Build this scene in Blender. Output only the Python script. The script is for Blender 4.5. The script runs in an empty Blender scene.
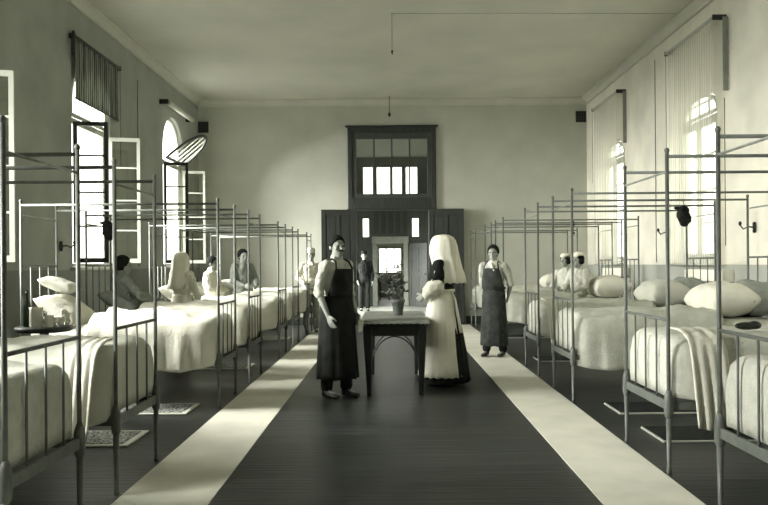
import bpy, bmesh, math, random
from mathutils import Vector, Matrix, noise
random.seed(7)
PI = math.pi
R = math.radians
sc = bpy.context.scene
C = sc.collection

# ------------------------------------------------------------------ camera
cam_d = bpy.data.cameras.new('camera'); cam = bpy.data.objects.new('camera', cam_d); C.objects.link(cam)
cam.matrix_world = Matrix.Translation((0, 0, 1.40)) @ Matrix.Rotation(R(90), 4, 'X') @ Matrix.Rotation(R(-0.45), 4, 'Z')
cam_d.sensor_fit = 'HORIZONTAL'; cam_d.sensor_width = 36.0; cam_d.lens = 36.0 * 714 / 768
cam_d.shift_x = -0.0085; cam_d.shift_y = 0.0155
cam_d.clip_start = 0.05; cam_d.clip_end = 300
sc.camera = cam

# ------------------------------------------------------------------ world, sun, exposure
w = bpy.data.worlds.new('overcast_sky'); sc.world = w; w.use_nodes = True
nt = w.node_tree; nt.nodes.clear()
wo = nt.nodes.new('ShaderNodeOutputWorld'); bg = nt.nodes.new('ShaderNodeBackground')
bg.inputs['Color'].default_value = (1.0, 0.985, 0.90, 1); bg.inputs['Strength'].default_value = 2.2
nt.links.new(bg.outputs[0], wo.inputs[0])

def sun(name, direction, strength, angle):
    d = bpy.data.lights.new(name, 'SUN'); d.energy = strength; d.angle = R(angle); d.color = (1.0, 0.985, 0.93)
    o = bpy.data.objects.new(name, d); C.objects.link(o)
    o.rotation_euler = Vector(direction).to_track_quat('-Z', 'Y').to_euler()
    return o
sun('hazy_sun', (1.0, 0.20, -0.40), 27.0, 62)

sc.view_settings.view_transform = 'Standard'; sc.view_settings.look = 'None'
sc.view_settings.gamma = 1.0; sc.view_settings.use_curve_mapping = False
sc.view_settings.exposure = 1.0

# ------------------------------------------------------------------ materials
def tone(v):
    """grey of the print: greenish in the darks, cream in the lights"""
    t = min(1, max(0, v / 0.7))
    a = (0.90, 1.02, 0.92); b = (1.0, 0.985, 0.84)
    return tuple(v * (a[i] * (1 - t) + b[i] * t) for i in range(3))
MATS = {}
def mat(name, v, rough=0.7, var=0.12, scale=8, bump=0.0, bscale=60, metal=0.0, spec=0.4, stretch=(1, 1, 1), sheen=0):
    if name in MATS: return MATS[name]
    m = bpy.data.materials.new(name); m.use_nodes = True; n = m.node_tree; L = n.links
    b = n.nodes['Principled BSDF']
    b.inputs['Roughness'].default_value = rough; b.inputs['Metallic'].default_value = metal
    b.inputs['Specular IOR Level'].default_value = spec
    tc = n.nodes.new('ShaderNodeTexCoord'); mp = n.nodes.new('ShaderNodeMapping'); mp.inputs['Scale'].default_value = stretch
    L.new(tc.outputs['Object'], mp.inputs[0])
    nz = n.nodes.new('ShaderNodeTexNoise'); nz.inputs['Scale'].default_value = scale; nz.inputs['Detail'].default_value = 6
    L.new(mp.outputs[0], nz.inputs['Vector'])
    cr = n.nodes.new('ShaderNodeValToRGB')
    cr.color_ramp.elements[0].position = 0.3; cr.color_ramp.elements[1].position = 0.7
    cr.color_ramp.elements[0].color = (*tone(v * (1 - var)), 1); cr.color_ramp.elements[1].color = (*tone(min(.92, v * (1 + var))), 1)
    L.new(nz.outputs[0], cr.inputs[0]); L.new(cr.outputs[0], b.inputs['Base Color'])
    if bump:
        n2 = n.nodes.new('ShaderNodeTexNoise'); n2.inputs['Scale'].default_value = bscale; n2.inputs['Detail'].default_value = 4
        L.new(mp.outputs[0], n2.inputs['Vector'])
        bp = n.nodes.new('ShaderNodeBump'); bp.inputs['Strength'].default_value = bump; bp.inputs['Distance'].default_value = 0.01
        L.new(n2.outputs[0], bp.inputs['Height']); L.new(bp.outputs[0], b.inputs['Normal'])
    MATS[name] = m
    return m

M_ceiling = mat('ceiling_distemper', 0.62, 0.9, 0.06, 1.2, 0.25, 40)
M_backwall = mat('wall_plaster', 0.50, 0.85, 0.08, 1.5, 0.3, 45)
M_cornice = mat('cornice_plaster', 0.56, 0.85, 0.05, 3)
M_wood = mat('dark_painted_wood', 0.035, 0.45, 0.25, 6, 0.15, 50, stretch=(4, 4, .5))
M_wood2 = mat('brown_wood', 0.055, 0.5, 0.25, 6, 0.15, 50, stretch=(4, 4, .5))
M_winwood = mat('window_white_paint', 0.42, 0.5, 0.06, 6)
M_windark = mat('window_grey_paint', 0.05, 0.5, 0.1, 6)  # casement frames seen against the light, darkened in colour; also the vent grille
M_iron = mat('enamelled_iron', 0.13, 0.4, 0.2, 14, spec=0.3)
M_ironl = mat('worn_pale_enamel', 0.28, 0.4, 0.2, 14, spec=0.3)
M_linen = mat('white_linen', 0.66, 0.9, 0.07, 6, 0.5, 50, spec=0.1)
M_linen2 = mat('unbleached_cotton', 0.54, 0.9, 0.07, 6, 0.35, 70, spec=0.1)
M_cover = mat('woven_coverlet', 0.50, 0.9, 0.10, 12, 0.6, 60, spec=0.1)
M_tablewood = mat('stained_table_wood', 0.018, 0.4, 0.3, 6, 0.15, 50, stretch=(4, 4, .5))
M_midgrey = mat('grey_ticking', 0.26, 0.9, 0.15, 10, 0.3, 70, spec=0.1)  # grey for shaded pillow halves and blind gaps, and the hall door frame
M_runner = mat('pale_linoleum', 0.66, 0.55, 0.10, 3, 0.1, 60, spec=0.3)
M_black = mat('black_iron', 0.02, 0.45, 0.2, 10)
M_skin = mat('skin', 0.31, 0.55, 0.08, 12, 0.05, 120, spec=0.35)
M_hair = mat('dark_hair', 0.014, 0.85, 0.3, 40, 0.6, 120, spec=.1, stretch=(1, 1, .3))
M_apron = mat('dark_blue_apron_cloth', 0.018, 0.85, 0.35, 10, 0.4, 90, spec=0.15)
M_apron2 = mat('faded_apron_cloth', 0.045, 0.85, 0.35, 10, 0.4, 90, spec=0.15)
M_habit = mat('black_habit_cloth', 0.014, 0.85, 0.3, 10, 0.3, 90, spec=0.15)
M_shirt = mat('pale_shirt_cotton', 0.50, 0.9, 0.08, 14, 0.3, 90, spec=0.1)
M_shirtg = mat('grey_shirt_cotton', 0.24, 0.9, 0.12, 14, 0.3, 90, spec=0.1)
M_white = mat('white_starched_cotton', 0.80, 0.85, 0.04, 14, 0.2, 90, spec=0.15)
M_trous = mat('light_trouser_cloth', 0.30, 0.9, 0.12, 14, 0.3, 90, spec=0.1)
M_dtrous = mat('dark_trouser_cloth', 0.022, 0.9, 0.2, 14, 0.3, 90, spec=0.1)
M_leather = mat('black_leather', 0.018, 0.4, 0.3, 14, 0.2, 60)
M_pot = mat('terracotta_pot', 0.12, 0.8, 0.2, 10, 0.2, 60)
M_leaf = mat('plant_leaf', 0.09, 0.5, 0.5, 14)
M_leaf2 = mat('plant_leaf_pale', 0.30, 0.5, 0.4, 14)
M_soil = mat('soil', 0.03, 0.95, 0.3, 30, 0.8, 50)
M_ceramic = mat('white_enamelware', 0.72, 0.25, 0.03, 6)
M_tcloth = mat('oilcloth', 0.26, 0.6, 0.30, 16, 0.2, 40)
M_pipe = mat('painted_pipe', .42, .6, .1, 8)
M_vent = mat('vent_iron', 0.012, 0.6, 0.3, 10)
M_eye = mat('eye_dark', 0.012, 0.3, 0.1, 10)

def glass_mat():
    m = bpy.data.materials.new('window_glass'); m.use_nodes = True; n = m.node_tree; n.nodes.clear()
    o = n.nodes.new('ShaderNodeOutputMaterial'); mx = n.nodes.new('ShaderNodeMixShader'); mx.inputs[0].default_value = 0.06
    t = n.nodes.new('ShaderNodeBsdfTransparent'); t.inputs[0].default_value = (.95, .96, .93, 1)
    g = n.nodes.new('ShaderNodeBsdfGlossy'); g.inputs['Roughness'].default_value = 0.05
    n.links.new(t.outputs[0], mx.inputs[1]); n.links.new(g.outputs[0], mx.inputs[2]); n.links.new(mx.outputs[0], o.inputs[0])
    return m
M_glass = glass_mat()
def bottle_mat():
    m = bpy.data.materials.new('bottle_glass'); m.use_nodes = True; b = m.node_tree.nodes['Principled BSDF']
    b.inputs['Base Color'].default_value = (.02, .035, .02, 1); b.inputs['Roughness'].default_value = .1
    return m
M_bottle = bottle_mat()

def blind_mat(name, dark, light, stripe, transp):
    m = bpy.data.materials.new(name); m.use_nodes = True; n = m.node_tree; n.nodes.clear(); L = n.links
    o = n.nodes.new('ShaderNodeOutputMaterial')
    tc = n.nodes.new('ShaderNodeTexCoord'); wv = n.nodes.new('ShaderNodeTexWave'); wv.wave_type = 'BANDS'; wv.bands_direction = 'Y'
    wv.inputs['Scale'].default_value = stripe; wv.inputs['Distortion'].default_value = 0.6; wv.inputs['Detail'].default_value = 1
    L.new(tc.outputs['Object'], wv.inputs[0])
    cr = n.nodes.new('ShaderNodeValToRGB'); cr.color_ramp.elements[0].position = .25; cr.color_ramp.elements[1].position = .6
    cr.color_ramp.elements[0].color = (*tone(dark), 1); cr.color_ramp.elements[1].color = (*tone(light), 1)
    L.new(wv.outputs[0], cr.inputs[0])
    d = n.nodes.new('ShaderNodeBsdfDiffuse'); t = n.nodes.new('ShaderNodeBsdfTranslucent'); p = n.nodes.new('ShaderNodeBsdfTransparent')
    L.new(cr.outputs[0], d.inputs[0]); L.new(cr.outputs[0], t.inputs[0])
    a = n.nodes.new('ShaderNodeMixShader'); a.inputs[0].default_value = .25; L.new(d.outputs[0], a.inputs[1]); L.new(t.outputs[0], a.inputs[2])
    b = n.nodes.new('ShaderNodeMixShader'); b.inputs[0].default_value = transp; L.new(a.outputs[0], b.inputs[1]); L.new(p.outputs[0], b.inputs[2])
    L.new(b.outputs[0], o.inputs[0])
    return m
M_blind = blind_mat('striped_blind_cloth', 0.07, 0.34, 4.2, 0.0)
M_blindr = blind_mat('sheer_blind_cloth', 0.56, 0.80, 4.2, 0.50)

def dado_mat(name, up, low, zsplit):
    m = bpy.data.materials.new(name); m.use_nodes = True; n = m.node_tree; L = n.links; b = n.nodes['Principled BSDF']
    b.inputs['Roughness'].default_value = .8; b.inputs['Specular IOR Level'].default_value = .3
    g = n.nodes.new('ShaderNodeNewGeometry'); s = n.nodes.new('ShaderNodeSeparateXYZ'); L.new(g.outputs['Position'], s.inputs[0])
    lt = n.nodes.new('ShaderNodeMath'); lt.operation = 'LESS_THAN'; lt.inputs[1].default_value = zsplit; L.new(s.outputs[2], lt.inputs[0])
    nz = n.nodes.new('ShaderNodeTexNoise'); nz.inputs['Scale'].default_value = 1.6; nz.inputs['Detail'].default_value = 7
    L.new(g.outputs['Position'], nz.inputs['Vector'])
    cr = n.nodes.new('ShaderNodeValToRGB'); cr.color_ramp.elements[0].position = .3; cr.color_ramp.elements[1].position = .7
    cr.color_ramp.elements[0].color = (.86, .86, .86, 1); cr.color_ramp.elements[1].color = (1.1, 1.1, 1.1, 1); L.new(nz.outputs[0], cr.inputs[0])
    mx = n.nodes.new('ShaderNodeMix'); mx.data_type = 'RGBA'; L.new(lt.outputs[0], mx.inputs[0])
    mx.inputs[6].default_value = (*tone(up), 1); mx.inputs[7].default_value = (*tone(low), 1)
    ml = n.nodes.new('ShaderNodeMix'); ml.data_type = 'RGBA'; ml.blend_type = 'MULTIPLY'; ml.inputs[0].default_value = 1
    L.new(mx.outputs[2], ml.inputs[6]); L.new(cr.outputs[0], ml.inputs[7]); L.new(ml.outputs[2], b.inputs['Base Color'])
    n2 = n.nodes.new('ShaderNodeTexNoise'); n2.inputs['Scale'].default_value = 45; L.new(g.outputs['Position'], n2.inputs['Vector'])
    bp = n.nodes.new('ShaderNodeBump'); bp.inputs['Strength'].default_value = .3; bp.inputs['Distance'].default_value = .01
    L.new(n2.outputs[0], bp.inputs['Height']); L.new(bp.outputs[0], b.inputs['Normal'])
    return m
M_wall_l = dado_mat('wall_paint_left', 0.36, 0.24, 1.36)  # window-side wall: its shade is put into a darker tone
M_wall_r = dado_mat('wall_paint_right', 0.70, 0.38, 1.36)  # wall facing the open windows: their light is put into a paler tone

def floor_mat():
    m = bpy.data.materials.new('floor_boards'); m.use_nodes = True; n = m.node_tree; L = n.links; b = n.nodes['Principled BSDF']
    g = n.nodes.new('ShaderNodeNewGeometry')
    br = n.nodes.new('ShaderNodeTexBrick'); L.new(g.outputs['Position'], br.inputs['Vector'])
    br.inputs['Scale'].default_value = 1.0; br.inputs['Brick Width'].default_value = 2.4; br.inputs['Row Height'].default_value = 0.115
    br.inputs['Mortar Size'].default_value = 0.004; br.inputs['Bias'].default_value = -.2
    br.inputs['Color1'].default_value = (*tone(.024), 1); br.inputs['Color2'].default_value = (*tone(.040), 1); br.inputs['Mortar'].default_value = (*tone(.012), 1)
    mp = n.nodes.new('ShaderNodeMapping'); mp.inputs['Scale'].default_value = (1.2, 26, 1); L.new(g.outputs['Position'], mp.inputs[0])
    nz = n.nodes.new('ShaderNodeTexNoise'); nz.inputs['Scale'].default_value = 1.4; nz.inputs['Detail'].default_value = 8; L.new(mp.outputs[0], nz.inputs[0])
    cr = n.nodes.new('ShaderNodeValToRGB'); cr.color_ramp.elements[0].position = .3; cr.color_ramp.elements[1].position = .72
    cr.color_ramp.elements[0].color = (.6, .6, .6, 1); cr.color_ramp.elements[1].color = (1.5, 1.5, 1.5, 1); L.new(nz.outputs[0], cr.inputs[0])
    ml = n.nodes.new('ShaderNodeMix'); ml.data_type = 'RGBA'; ml.blend_type = 'MULTIPLY'; ml.inputs[0].default_value = 1
    L.new(br.outputs[0], ml.inputs[6]); L.new(cr.outputs[0], ml.inputs[7]); L.new(ml.outputs[2], b.inputs['Base Color'])
    b.inputs['Roughness'].default_value = .36; b.inputs['Specular IOR Level'].default_value = .22
    bp = n.nodes.new('ShaderNodeBump'); bp.inputs['Strength'].default_value = .35; bp.inputs['Distance'].default_value = .006
    L.new(cr.outputs[0], bp.inputs['Height']); L.new(bp.outputs[0], b.inputs['Normal'])
    return m
M_floor = floor_mat()

def rug_mat():
    m = bpy.data.materials.new('speckled_rug'); m.use_nodes = True; n = m.node_tree; L = n.links; b = n.nodes['Principled BSDF']
    b.inputs['Roughness'].default_value = .95
    tc = n.nodes.new('ShaderNodeTexCoord'); nz = n.nodes.new('ShaderNodeTexNoise'); nz.inputs['Scale'].default_value = 42; nz.inputs['Detail'].default_value = 3
    L.new(tc.outputs['Object'], nz.inputs[0])
    cr = n.nodes.new('ShaderNodeValToRGB'); cr.color_ramp.elements[0].position = .45; cr.color_ramp.elements[1].position = .55
    cr.color_ramp.elements[0].color = (*tone(.05), 1); cr.color_ramp.elements[1].color = (*tone(.34), 1)
    L.new(nz.outputs[0], cr.inputs[0]); L.new(cr.outputs[0], b.inputs['Base Color'])
    return m
M_rug = rug_mat()

# ------------------------------------------------------------------ mesh helpers
class MB:
    def __init__(s): s.v = []; s.f = []
    def add(s, vs, fs):
        o = len(s.v); s.v += [Vector(p) for p in vs]; s.f += [tuple(i + o for i in f) for f in fs]; return s
    def box(s, a, b):
        x0, y0, z0 = a; x1, y1, z1 = b
        return s.add([(x0,y0,z0),(x1,y0,z0),(x1,y1,z0),(x0,y1,z0),(x0,y0,z1),(x1,y0,z1),(x1,y1,z1),(x0,y1,z1)],
              [(0,3,2,1),(4,5,6,7),(0,1,5,4),(1,2,6,5),(2,3,7,6),(3,0,4,7)])
    def rings(s, rs, closed=True):
        """rs: list of rings (equal length lists of points), capped"""
        n = len(rs[0]); vs = [p for r in rs for p in r]; fs = []
        for i in range(len(rs) - 1):
            for j in range(n):
                k = (j + 1) % n
                fs.append((i*n+j, i*n+k, (i+1)*n+k, (i+1)*n+j))
        if closed: fs.append(tuple(range(n-1, -1, -1))); fs.append(tuple((len(rs)-1)*n + j for j in range(n)))
        return s.add(vs, fs)
    def tube(s, pts, rad, n=10):
        pts = [Vector(p) for p in pts]
        if not isinstance(rad, (list, tuple)): rad = [rad] * len(pts)
        rs = []; up = None
        for i, p in enumerate(pts):
            d = (pts[min(i+1, len(pts)-1)] - pts[max(i-1, 0)])
            d = d.normalized() if d.length > 1e-9 else Vector((0,0,1))
            if up is None: up = Vector((1,0,0)) if abs(d.x) < .9 else Vector((0,1,0))
            a = (up - d * up.dot(d)); a = a.normalized() if a.length > 1e-6 else d.orthogonal().normalized()
            b = d.cross(a); up = a
            rs.append([p + (a * math.cos(2*PI*j/n) + b * math.sin(2*PI*j/n)) * rad[i] for j in range(n)])
        return s.rings(rs)
    def limb(s, pts, rad, n=14):
        """tube with rounded ends"""
        pts = [Vector(p) for p in pts]; d0 = (pts[0]-pts[1]).normalized(); d1 = (pts[-1]-pts[-2]).normalized()
        P = [pts[0] + d0*rad[0]*.8, pts[0] + d0*rad[0]*.5]; Q = [rad[0]*.45, rad[0]*.85]
        P += pts; Q += list(rad)
        P += [pts[-1] + d1*rad[-1]*.5, pts[-1] + d1*rad[-1]*.8]; Q += [rad[-1]*.85, rad[-1]*.45]
        return s.tube(P, Q, n)
    def ellipsoid(s, c, r, n=16, m=10, rot=None):
        c = Vector(c); rs = []
        for i in range(m):
            t = PI * (i + .5) / m
            ring = []
            for j in range(n):
                a = 2*PI*j/n
                p = Vector((r[0]*math.sin(t)*math.cos(a), r[1]*math.sin(t)*math.sin(a), -r[2]*math.cos(t)))
                if rot: p = rot @ p
                ring.append(c + p)
            rs.append(ring)
        return s.rings(rs)
    def eloft(s, secs, u=(1,0,0), v=(0,1,0), n=24, pw=2.0):
        """secs: (center, rx, ry[, u, v])"""
        rs = []
        for sec in secs:
            c, rx, ry = sec[:3]; uu = Vector(sec[3]) if len(sec) > 3 else Vector(u); vv = Vector(sec[4]) if len(sec) > 4 else Vector(v)
            c = Vector(c); ring = []
            for j in range(n):
                a = 2*PI*j/n; ca, sa = math.cos(a), math.sin(a)
                k = (abs(ca)**pw + abs(sa)**pw) ** (-1/pw)
                ring.append(c + uu*rx*ca*k + vv*ry*sa*k)
            rs.append(ring)
        return s.rings(rs)
    def lathe(s, prof, c=(0,0,0), n=24):
        c = Vector(c); rs = [[c + Vector((r*math.cos(2*PI*j/n), r*math.sin(2*PI*j/n), z)) for j in range(n)] for r, z in prof]
        return s.rings(rs)
    def mesh(s, name):
        me = bpy.data.meshes.new(name); me.from_pydata([tuple(p) for p in s.v], [], s.f); me.validate(); me.update()
        bm = bmesh.new(); bm.from_mesh(me); bmesh.ops.recalc_face_normals(bm, faces=bm.faces); bm.to_mesh(me); bm.free()
        return me
    def build(s, name, material, parent=None, smooth=False, bevel=0, solid=0, sub=0):
        return link(name, s.mesh(name), material, parent, smooth, bevel, solid, sub)

def link(name, me, material, parent=None, smooth=False, bevel=0, solid=0, sub=0):
    o = bpy.data.objects.new(name, me); C.objects.link(o)
    for m in (material if isinstance(material, (list, tuple)) else [material]): me.materials.append(m)
    if smooth:
        for p in me.polygons: p.use_smooth = True
        if smooth == 'auto':
            for p in me.polygons: p.use_smooth = len(p.vertices) <= 4
    if solid:
        md = o.modifiers.new('solid', 'SOLIDIFY'); md.thickness = solid; md.offset = 0
    if bevel:
        md = o.modifiers.new('bevel', 'BEVEL'); md.width = bevel; md.segments = 2; md.limit_method = 'ANGLE'
    if sub:
        md = o.modifiers.new('sub', 'SUBSURF'); md.levels = sub; md.render_levels = sub
    if parent: o.parent = parent
    return o
def empty(name, loc, rz=0):
    o = bpy.data.objects.new(name, None); C.objects.link(o); o.location = loc; o.rotation_euler = (0, 0, rz); o.empty_display_size = .2
    return o
def tag(o, label=None, cat=None, group=None, kind=None):
    if label: o['label'] = label
    if cat: o['category'] = cat
    if group: o['group'] = group
    if kind: o['kind'] = kind
    return o
def struct(o): o['kind'] = 'structure'; return o
def kids(o): return [c for c in bpy.data.objects if c.parent == o]
def copy_tree(o, parent=None):
    c = o.copy(); C.objects.link(c); c.parent = parent
    for ch in kids(o): copy_tree(ch, c)
    return c

def remesh(mb, voxel, smooth=4, fn=None):
    me = mb.mesh('tmp'); o = bpy.data.objects.new('tmp', me); C.objects.link(o)
    md = o.modifiers.new('r', 'REMESH'); md.mode = 'VOXEL'; md.voxel_size = voxel; md.use_smooth_shade = True
    if smooth:
        ms = o.modifiers.new('s', 'SMOOTH'); ms.iterations = smooth; ms.factor = .5
    dg = bpy.context.evaluated_depsgraph_get(); dg.update()
    out = bpy.data.meshes.new_from_object(o.evaluated_get(dg))
    bpy.data.objects.remove(o); bpy.data.meshes.remove(me)
    if fn:
        out.update()
        nr = [v.normal.copy() for v in out.vertices]
        for v, nn in zip(out.vertices, nr): v.co = fn(v.co.copy(), nn)
    for p in out.polygons: p.use_smooth = True
    return out
def wrinkle(amp, sc_=(9, 9, 5), seed=0):
    def f(p, n):
        q = Vector((p.x*sc_[0]+seed, p.y*sc_[1], p.z*sc_[2]))
        return p + n * amp * noise.noise(q) + n * amp * .5 * noise.noise(q * 2.3)
    return f

# polygon with holes extruded to a slab; pts are (u, v); mapping gives 3-D of (u, v, depth)
def slab(name, outer, holes, thick, mapping, material, parent=None):
    cu = bpy.data.curves.new('tmpc', 'CURVE'); cu.dimensions = '2D'; cu.fill_mode = 'BOTH'; cu.extrude = thick / 2
    for poly in [outer] + holes:
        sp = cu.splines.new('POLY'); sp.points.add(len(poly) - 1); sp.use_cyclic_u = True
        for p, q in zip(sp.points, poly): p.co = (q[0], q[1], 0, 1)
    o = bpy.data.objects.new('tmpc', cu); C.objects.link(o)
    dg = bpy.context.evaluated_depsgraph_get(); dg.update()
    me = bpy.data.meshes.new_from_object(o.evaluated_get(dg)); bpy.data.objects.remove(o); bpy.data.curves.remove(cu)
    for v in me.vertices: v.co = Vector(mapping(v.co.x, v.co.y, v.co.z))
    bm = bmesh.new(); bm.from_mesh(me); bmesh.ops.remove_doubles(bm, verts=bm.verts, dist=1e-5); bmesh.ops.recalc_face_normals(bm, faces=bm.faces)
    bm.to_mesh(me); bm.free(); me.name = name; me.materials.clear()
    return link(name, me, material, parent)

# ------------------------------------------------------------------ room
XL, XR, YB, YF, ZC = -4.47, 4.61, 16.7, -2.0, 5.25
WIN = [2.65, 6.70, 10.73, 14.76]          # window centres along the side walls
WW = 0.69                                  # half width of a window opening
ZS, ZT = 1.40, 3.50                        # sill, springing of the fanlight
def arch(c, hw, z0, z1, rise, n=14):
    pts = [(c - hw, z0), (c + hw, z0), (c + hw, z1)]
    pts += [(c + hw*math.cos(PI*i/n), z1 + rise*math.sin(PI*i/n)) for i in range(1, n)]
    return pts + [(c - hw, z1)]
def rect(u0, v0, u1, v1): return [(u0, v0), (u1, v0), (u1, v1), (u0, v1)]
RISE_L, RISE_R = 0.72, 0.36
ZA_L, ZA_R = 3.74, 3.60
struct(MB().box((XL-.4, YF-.3, -.2), (XR+.4, YB, 0)).build('floor', M_floor))
struct(MB().box((XL-.4, YF-.3, ZC), (XR+.4, YB+.3, ZC+.2)).build('ceiling', M_ceiling))
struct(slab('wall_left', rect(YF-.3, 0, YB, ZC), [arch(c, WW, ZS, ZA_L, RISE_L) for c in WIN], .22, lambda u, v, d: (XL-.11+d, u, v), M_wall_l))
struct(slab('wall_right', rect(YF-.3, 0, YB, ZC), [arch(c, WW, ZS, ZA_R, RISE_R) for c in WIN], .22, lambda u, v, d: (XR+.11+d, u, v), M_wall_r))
struct(slab('wall_back', rect(XL-.4, 0, XR+.4, ZC), [rect(-.92, .001, 1.02, 4.53)], .3, lambda u, v, d: (u, YB+.15+d, v), M_backwall))
struct(slab('wall_front', rect(XL, 0, XR, ZC), [], .3, lambda u, v, d: (u, YF-.15+d, v), M_backwall))
# cornices
def cornice(name, pts):
    struct(MB().add(*pts).build(name, M_cornice))
def prism(prof, a, b, axis):
    n = len(prof); vs = []
    for t in (a, b):
        for p, q in prof: vs.append((p, t, q) if axis == 'y' else (t, p, q))
    fs = [(i, (i+1) % n, n+(i+1) % n, n+i) for i in range(n)] + [tuple(range(n)), tuple(range(2*n-1, n-1, -1))]
    return vs, fs
e = .003
def cprof(x0, s): return [(x0, ZC), (x0 + s*.14, ZC), (x0 + s*.14, ZC-.03), (x0 + s*.09, ZC-.06), (x0 + s*.05, ZC-.11), (x0 + s*.04, ZC-.15), (x0, ZC-.15)]
cornice('trim_1', prism(cprof(XL+e, 1), YF, YB-.15, 'y'))
cornice('trim_2', prism(cprof(XR-e, -1), YF, YB-.15, 'y'))
cornice('trim_3', prism([(p, q) for p, q in cprof(YB-e, -1)], XL+.01, XR-.01, 'x'))
for nm, x0, s in (('baseboard_left', XL, 1), ('baseboard_right', XR, -1)):
    struct(MB().box((min(x0, x0+s*.02), YF, 0), (max(x0, x0+s*.02), YB, .18)).build(nm, M_wood2))
struct(MB().box((XL+.02, YB-.02, 0), (-1.62, YB, .18)).box((1.76, YB-.02, 0), (XR-.02, YB, .18)).build('baseboard_back', M_wood2))

# ---- side windows
def leaf_mb(w, z0, z1, rails, m, st=.05, th=.04):
    """casement leaf in local x 0..w, y +-th/2"""
    fr = MB(); fr.box((0, -th/2, z0), (st, th/2, z1)); fr.box((w-st, -th/2, z0), (w, th/2, z1))
    fr.box((st, -th/2, z0), (w-st, th/2, z0+.07)); fr.box((st, -th/2, z1-.06), (w-st, th/2, z1))
    for z in rails: fr.box((st, -th*.35, z-.012), (w-st, th*.35, z+.012))
    return fr
wi = 0
def side_window(c, side):
    global wi; wi += 1
    s = 1 if side == 'left' else -1                # direction into the room
    x0 = XL if side == 'left' else XR
    rise = RISE_L if side == 'left' else RISE_R
    ZA = ZA_L if side == 'left' else ZA_R
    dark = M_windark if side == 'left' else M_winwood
    xf = x0 - s*.105                                 # frame plane
    # outer frame with transom bar
    hole1 = rect(c-WW+.05, ZS+.05, c+WW-.05, ZT-.04)
    hole2 = arch(c, WW-.05, ZT+.04, ZA, rise-.06)
    win = struct(slab('window_%d' % wi, arch(c, WW-.002, ZS+.002, ZA, rise-.002), [hole1, hole2], .07, lambda u, v, d: (xf + d, u, v), M_winwood))
    # sill
    MB().box((min(x0 - s*.06, x0 + s*.08), c-WW-.08, ZS-.05), (max(x0 - s*.06, x0 + s*.08), c+WW+.08, ZS-.002)).build('window_sill', M_winwood, win, bevel=.01)
    lw = WW - .055; zb, zt = ZS + .055, ZT - .045
    rails = [zb + (zt-zb)*k for k in (.26, .5, .76)]
    hp = x0 - s*.14
    for end in (-1, 1):                             # -1 near side, +1 far side hinge
        if side == 'left':
            wl = .47 if c > 8 else .56
            ang = R(8) if end < 0 else R(14)        # opened inwards
            fr = leaf_mb(wl, zb, zt, rails, dark)
            m = M_windark if end < 0 else M_winwood  # near leaf gets a dark colour for its backlit look
            lf = fr.build('casement', m, win)
            gl = MB().box((.05, -.002, zb+.07), (wl-.05, .002, zt-.06)).build('pane', M_glass, lf)
            lf.location = (x0 + s*.0, c + end*(WW-.05), 0)
            lf.rotation_euler = (0, 0, ang)
        else:
            lf = leaf_mb(lw-.005, zb, zt, rails, M_winwood, st=.06).build('casement', M_winwood, win)
            gl = MB().box((.06, -.002, zb+.07), (lw-.065, .002, zt-.06)).build('pane', M_glass, lf)
            lf.location = (x0 - s*.045, c + end*(WW-.055), 0)
            lf.rotation_euler = (0, 0, R(90) if end < 0 else R(-90))
    # fanlight
    fb = MB(); n = 12; a, b = WW-.06, rise-.07
    dz = ZA - ZT - .045
    outer = [(-a, 0), (a, 0)] + [(a*math.cos(PI*i/n), dz + b*math.sin(PI*i/n)) for i in range(n+1)]
    inner = [(-a+.05, .05), (a-.05, .05)] + [((a-.05)*math.cos(PI*i/n), dz + (b-.05)*math.sin(PI*i/n)) for i in range(n+1)]
    fl = slab('fanlight', outer, [inner], .035, lambda u, v, d: (d, u, v), M_winwood, win)
    bars = MB()
    for q in ((-.45, -.22, 0, .22, .45) if side == 'left' and c > 12 else (-.33, 0, .33)):
        h = dz + b * math.sqrt(max(0, 1 - (q/a*1.0)**2)) - .02
        bars.box((-.012, q-.011, .03), (.012, q+.011, h))
    if side == 'right': bars.box((-.012, -a*.8, .20), (.012, a*.8, .22))
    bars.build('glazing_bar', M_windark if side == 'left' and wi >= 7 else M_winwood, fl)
    slab('pane', inner, [], .004, lambda u, v, d: (d, u, v), M_glass, fl)
    tilt = 0
    if side == 'left' and c > 12: tilt = R(50)       # hopper fanlight fallen open into the room
    fl.location = (x0 - s*.05 + (.08 if tilt else 0), c, ZT + .045)
    fl.rotation_euler = (0, tilt, 0)
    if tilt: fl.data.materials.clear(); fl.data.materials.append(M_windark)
    return win
for c in WIN: side_window(c, 'left')
for c in WIN: side_window(c, 'right')

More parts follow.
